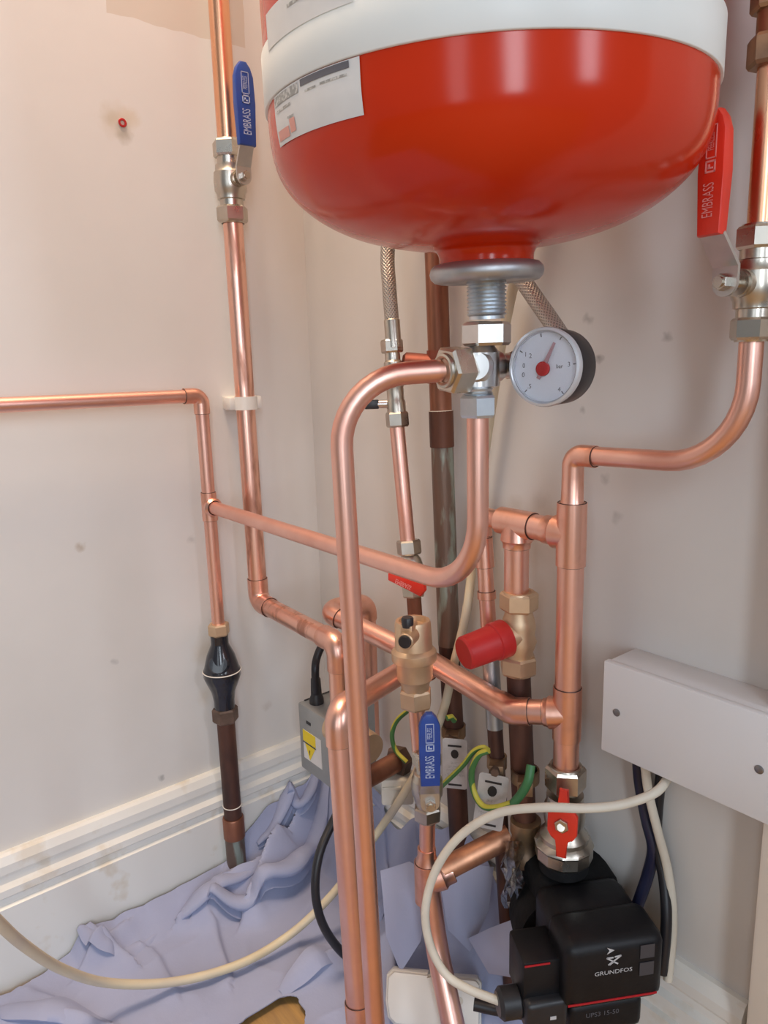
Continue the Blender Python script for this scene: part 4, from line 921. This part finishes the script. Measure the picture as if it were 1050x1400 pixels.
for j in range(NY + 1):
    yv = y0s + (y1s - y0s) * (j / NY)
    row = [bm.verts.new(sheet_at(x0s + (x1s - x0s) * (i / NX), yv)) for i in range(NX + 1)]
    grid.append(row)
for j in range(NY):
    for i in range(NX):
        a = grid[j][i].co
        if inside(a.x, a.y): continue
        if a.x > .455 and a.y > -.12: continue
        edge = .455 + .03 * noise.noise(V((a.y * 8, 2, 0)))
        if a.x > edge: continue
        if a.y < -.40 and a.x < .0205 + .003 * (1 + noise.noise(V((a.y * 14, 0, 9)))): continue
        bm.faces.new((grid[j][i], grid[j][i + 1], grid[j + 1][i + 1], grid[j + 1][i]))
bmesh.ops.delete(bm, geom=[v for v in bm.verts if not v.link_faces], context='VERTS')
for _ in range(6): bmesh.ops.smooth_vert(bm, verts=[v for v in bm.verts if v.is_boundary], factor=.5, use_axis_x=True, use_axis_y=True, use_axis_z=True)
bmesh.ops.recalc_face_normals(bm, faces=bm.faces[:])
bmesh.ops.solidify(bm, geom=bm.faces[:], thickness=.0012)
def flap(pts, sag, n=4):
    """folded corner of the sheet: a slightly bowed many-sided piece with its own thickness"""
    vs = [P(*p[:2], d=p[2]) for p in pts]; up_ = V((.8, -.6, .3)).normalized(); c_ = sum(vs, V((0, 0, 0))) / len(vs); m_ = len(vs)
    for side_ in (0, .0012):
        ctr = bm.verts.new(c_ + up_ * (sag + side_)); rings = []
        for k in range(1, n + 1):
            f_ = k / n; rings.append([bm.verts.new(c_.lerp(v, f_) + up_ * (sag * (1 - f_ * f_) + side_ + .0012 * noise.noise(v * 60) * k)) for v in vs])
        for i in range(m_): bm.faces.new((ctr, rings[0][i], rings[0][(i + 1) % m_]))
        for a, b_ in zip(rings, rings[1:]):
            for i in range(m_): bm.faces.new((a[i], b_[i], b_[(i + 1) % m_], a[(i + 1) % m_]))
def fold(pts, w_, h_, side_=1):
    """gathered, overturned fold of the sheet along a line"""
    line = spline([P(px_, py_, z=z_) for px_, py_, z_ in pts], 10); n_ = len(line); rows = []
    sec = [(-.55, -.25), (-.30, .30), (-.12, .75), (.15, 1.0), (.48, .98), (.68, .72), (.66, .42), (.42, .22), (.22, .14), (.30, .02), (.62, -.30)]
    for i, p in enumerate(line):
        tg_ = (line[min(i + 1, n_ - 1)] - line[max(i - 1, 0)]); tg_.z = 0; tg_.normalize(); sd_2 = tg_.cross(Z) * side_
        e_ = math.sin(math.pi * (.06 + .88 * i / (n_ - 1))) ** .6; base_z = sheet_at(p.x, p.y).z
        wb = 1 + .25 * noise.noise(p * 30)
        rows.append([bm.verts.new(V((max(p.x + sd_2.x * a * w_ * e_ * wb, .0197), min(p.y + sd_2.y * a * w_ * e_ * wb, -.0197), max(base_z + c_ * h_ * e_, .003)))) for a, c_ in sec])
    for a, b_ in zip(rows, rows[1:]):
        for k in range(len(sec) - 1): bm.faces.new((a[k], a[k + 1], b_[k + 1], b_[k]))
fold([(240, 1262, .012), (275, 1240, .015), (315, 1215, .02), (345, 1190, .025), (372, 1178, .03)], .030, .014)
fold([(283, 1246, .012), (330, 1240, .015), (380, 1215, .018), (415, 1175, .025), (446, 1128, .03)], .034, .020)
fold([(352, 1172, .03), (376, 1160, .03), (398, 1140, .03), (418, 1142, .03), (440, 1122, .03)], .022, .016)
fold([(112, 1300, .01), (128, 1310, .01), (150, 1314, .01), (190, 1300, .01), (215, 1280, .01)], .016, .006, -1)
fold([(385, 1362, .008), (410, 1345, .008), (440, 1322, .008), (480, 1294, .008), (530, 1262, .008)], .022, .006, -1)
fold([(0, 1380, .008), (40, 1388, .008), (90, 1392, .008), (150, 1402, .008)], .03, .010)
flap([(600, 1196, .775), (640, 1180, .78), (675, 1186, .785), (668, 1245, .765), (642, 1300, .745), (612, 1270, .75)], .006)
flap([(640, 1282, .735), (668, 1268, .725), (720, 1250, .70), (729, 1285, .69), (706, 1298, .695), (702, 1335, .69), (668, 1330, .71)], .008)
flap([(520, 1190, .80), (560, 1178, .80), (590, 1196, .79), (575, 1285, .77), (548, 1330, .76), (528, 1280, .775)], .006)
o = obj('dust_sheet', bm, M['sheet'], None, 75, loc=(.25, -.3, 0)); tag(o, 'crumpled lavender blue dust sheet spread over the floor under the pipes', 'dust sheet')
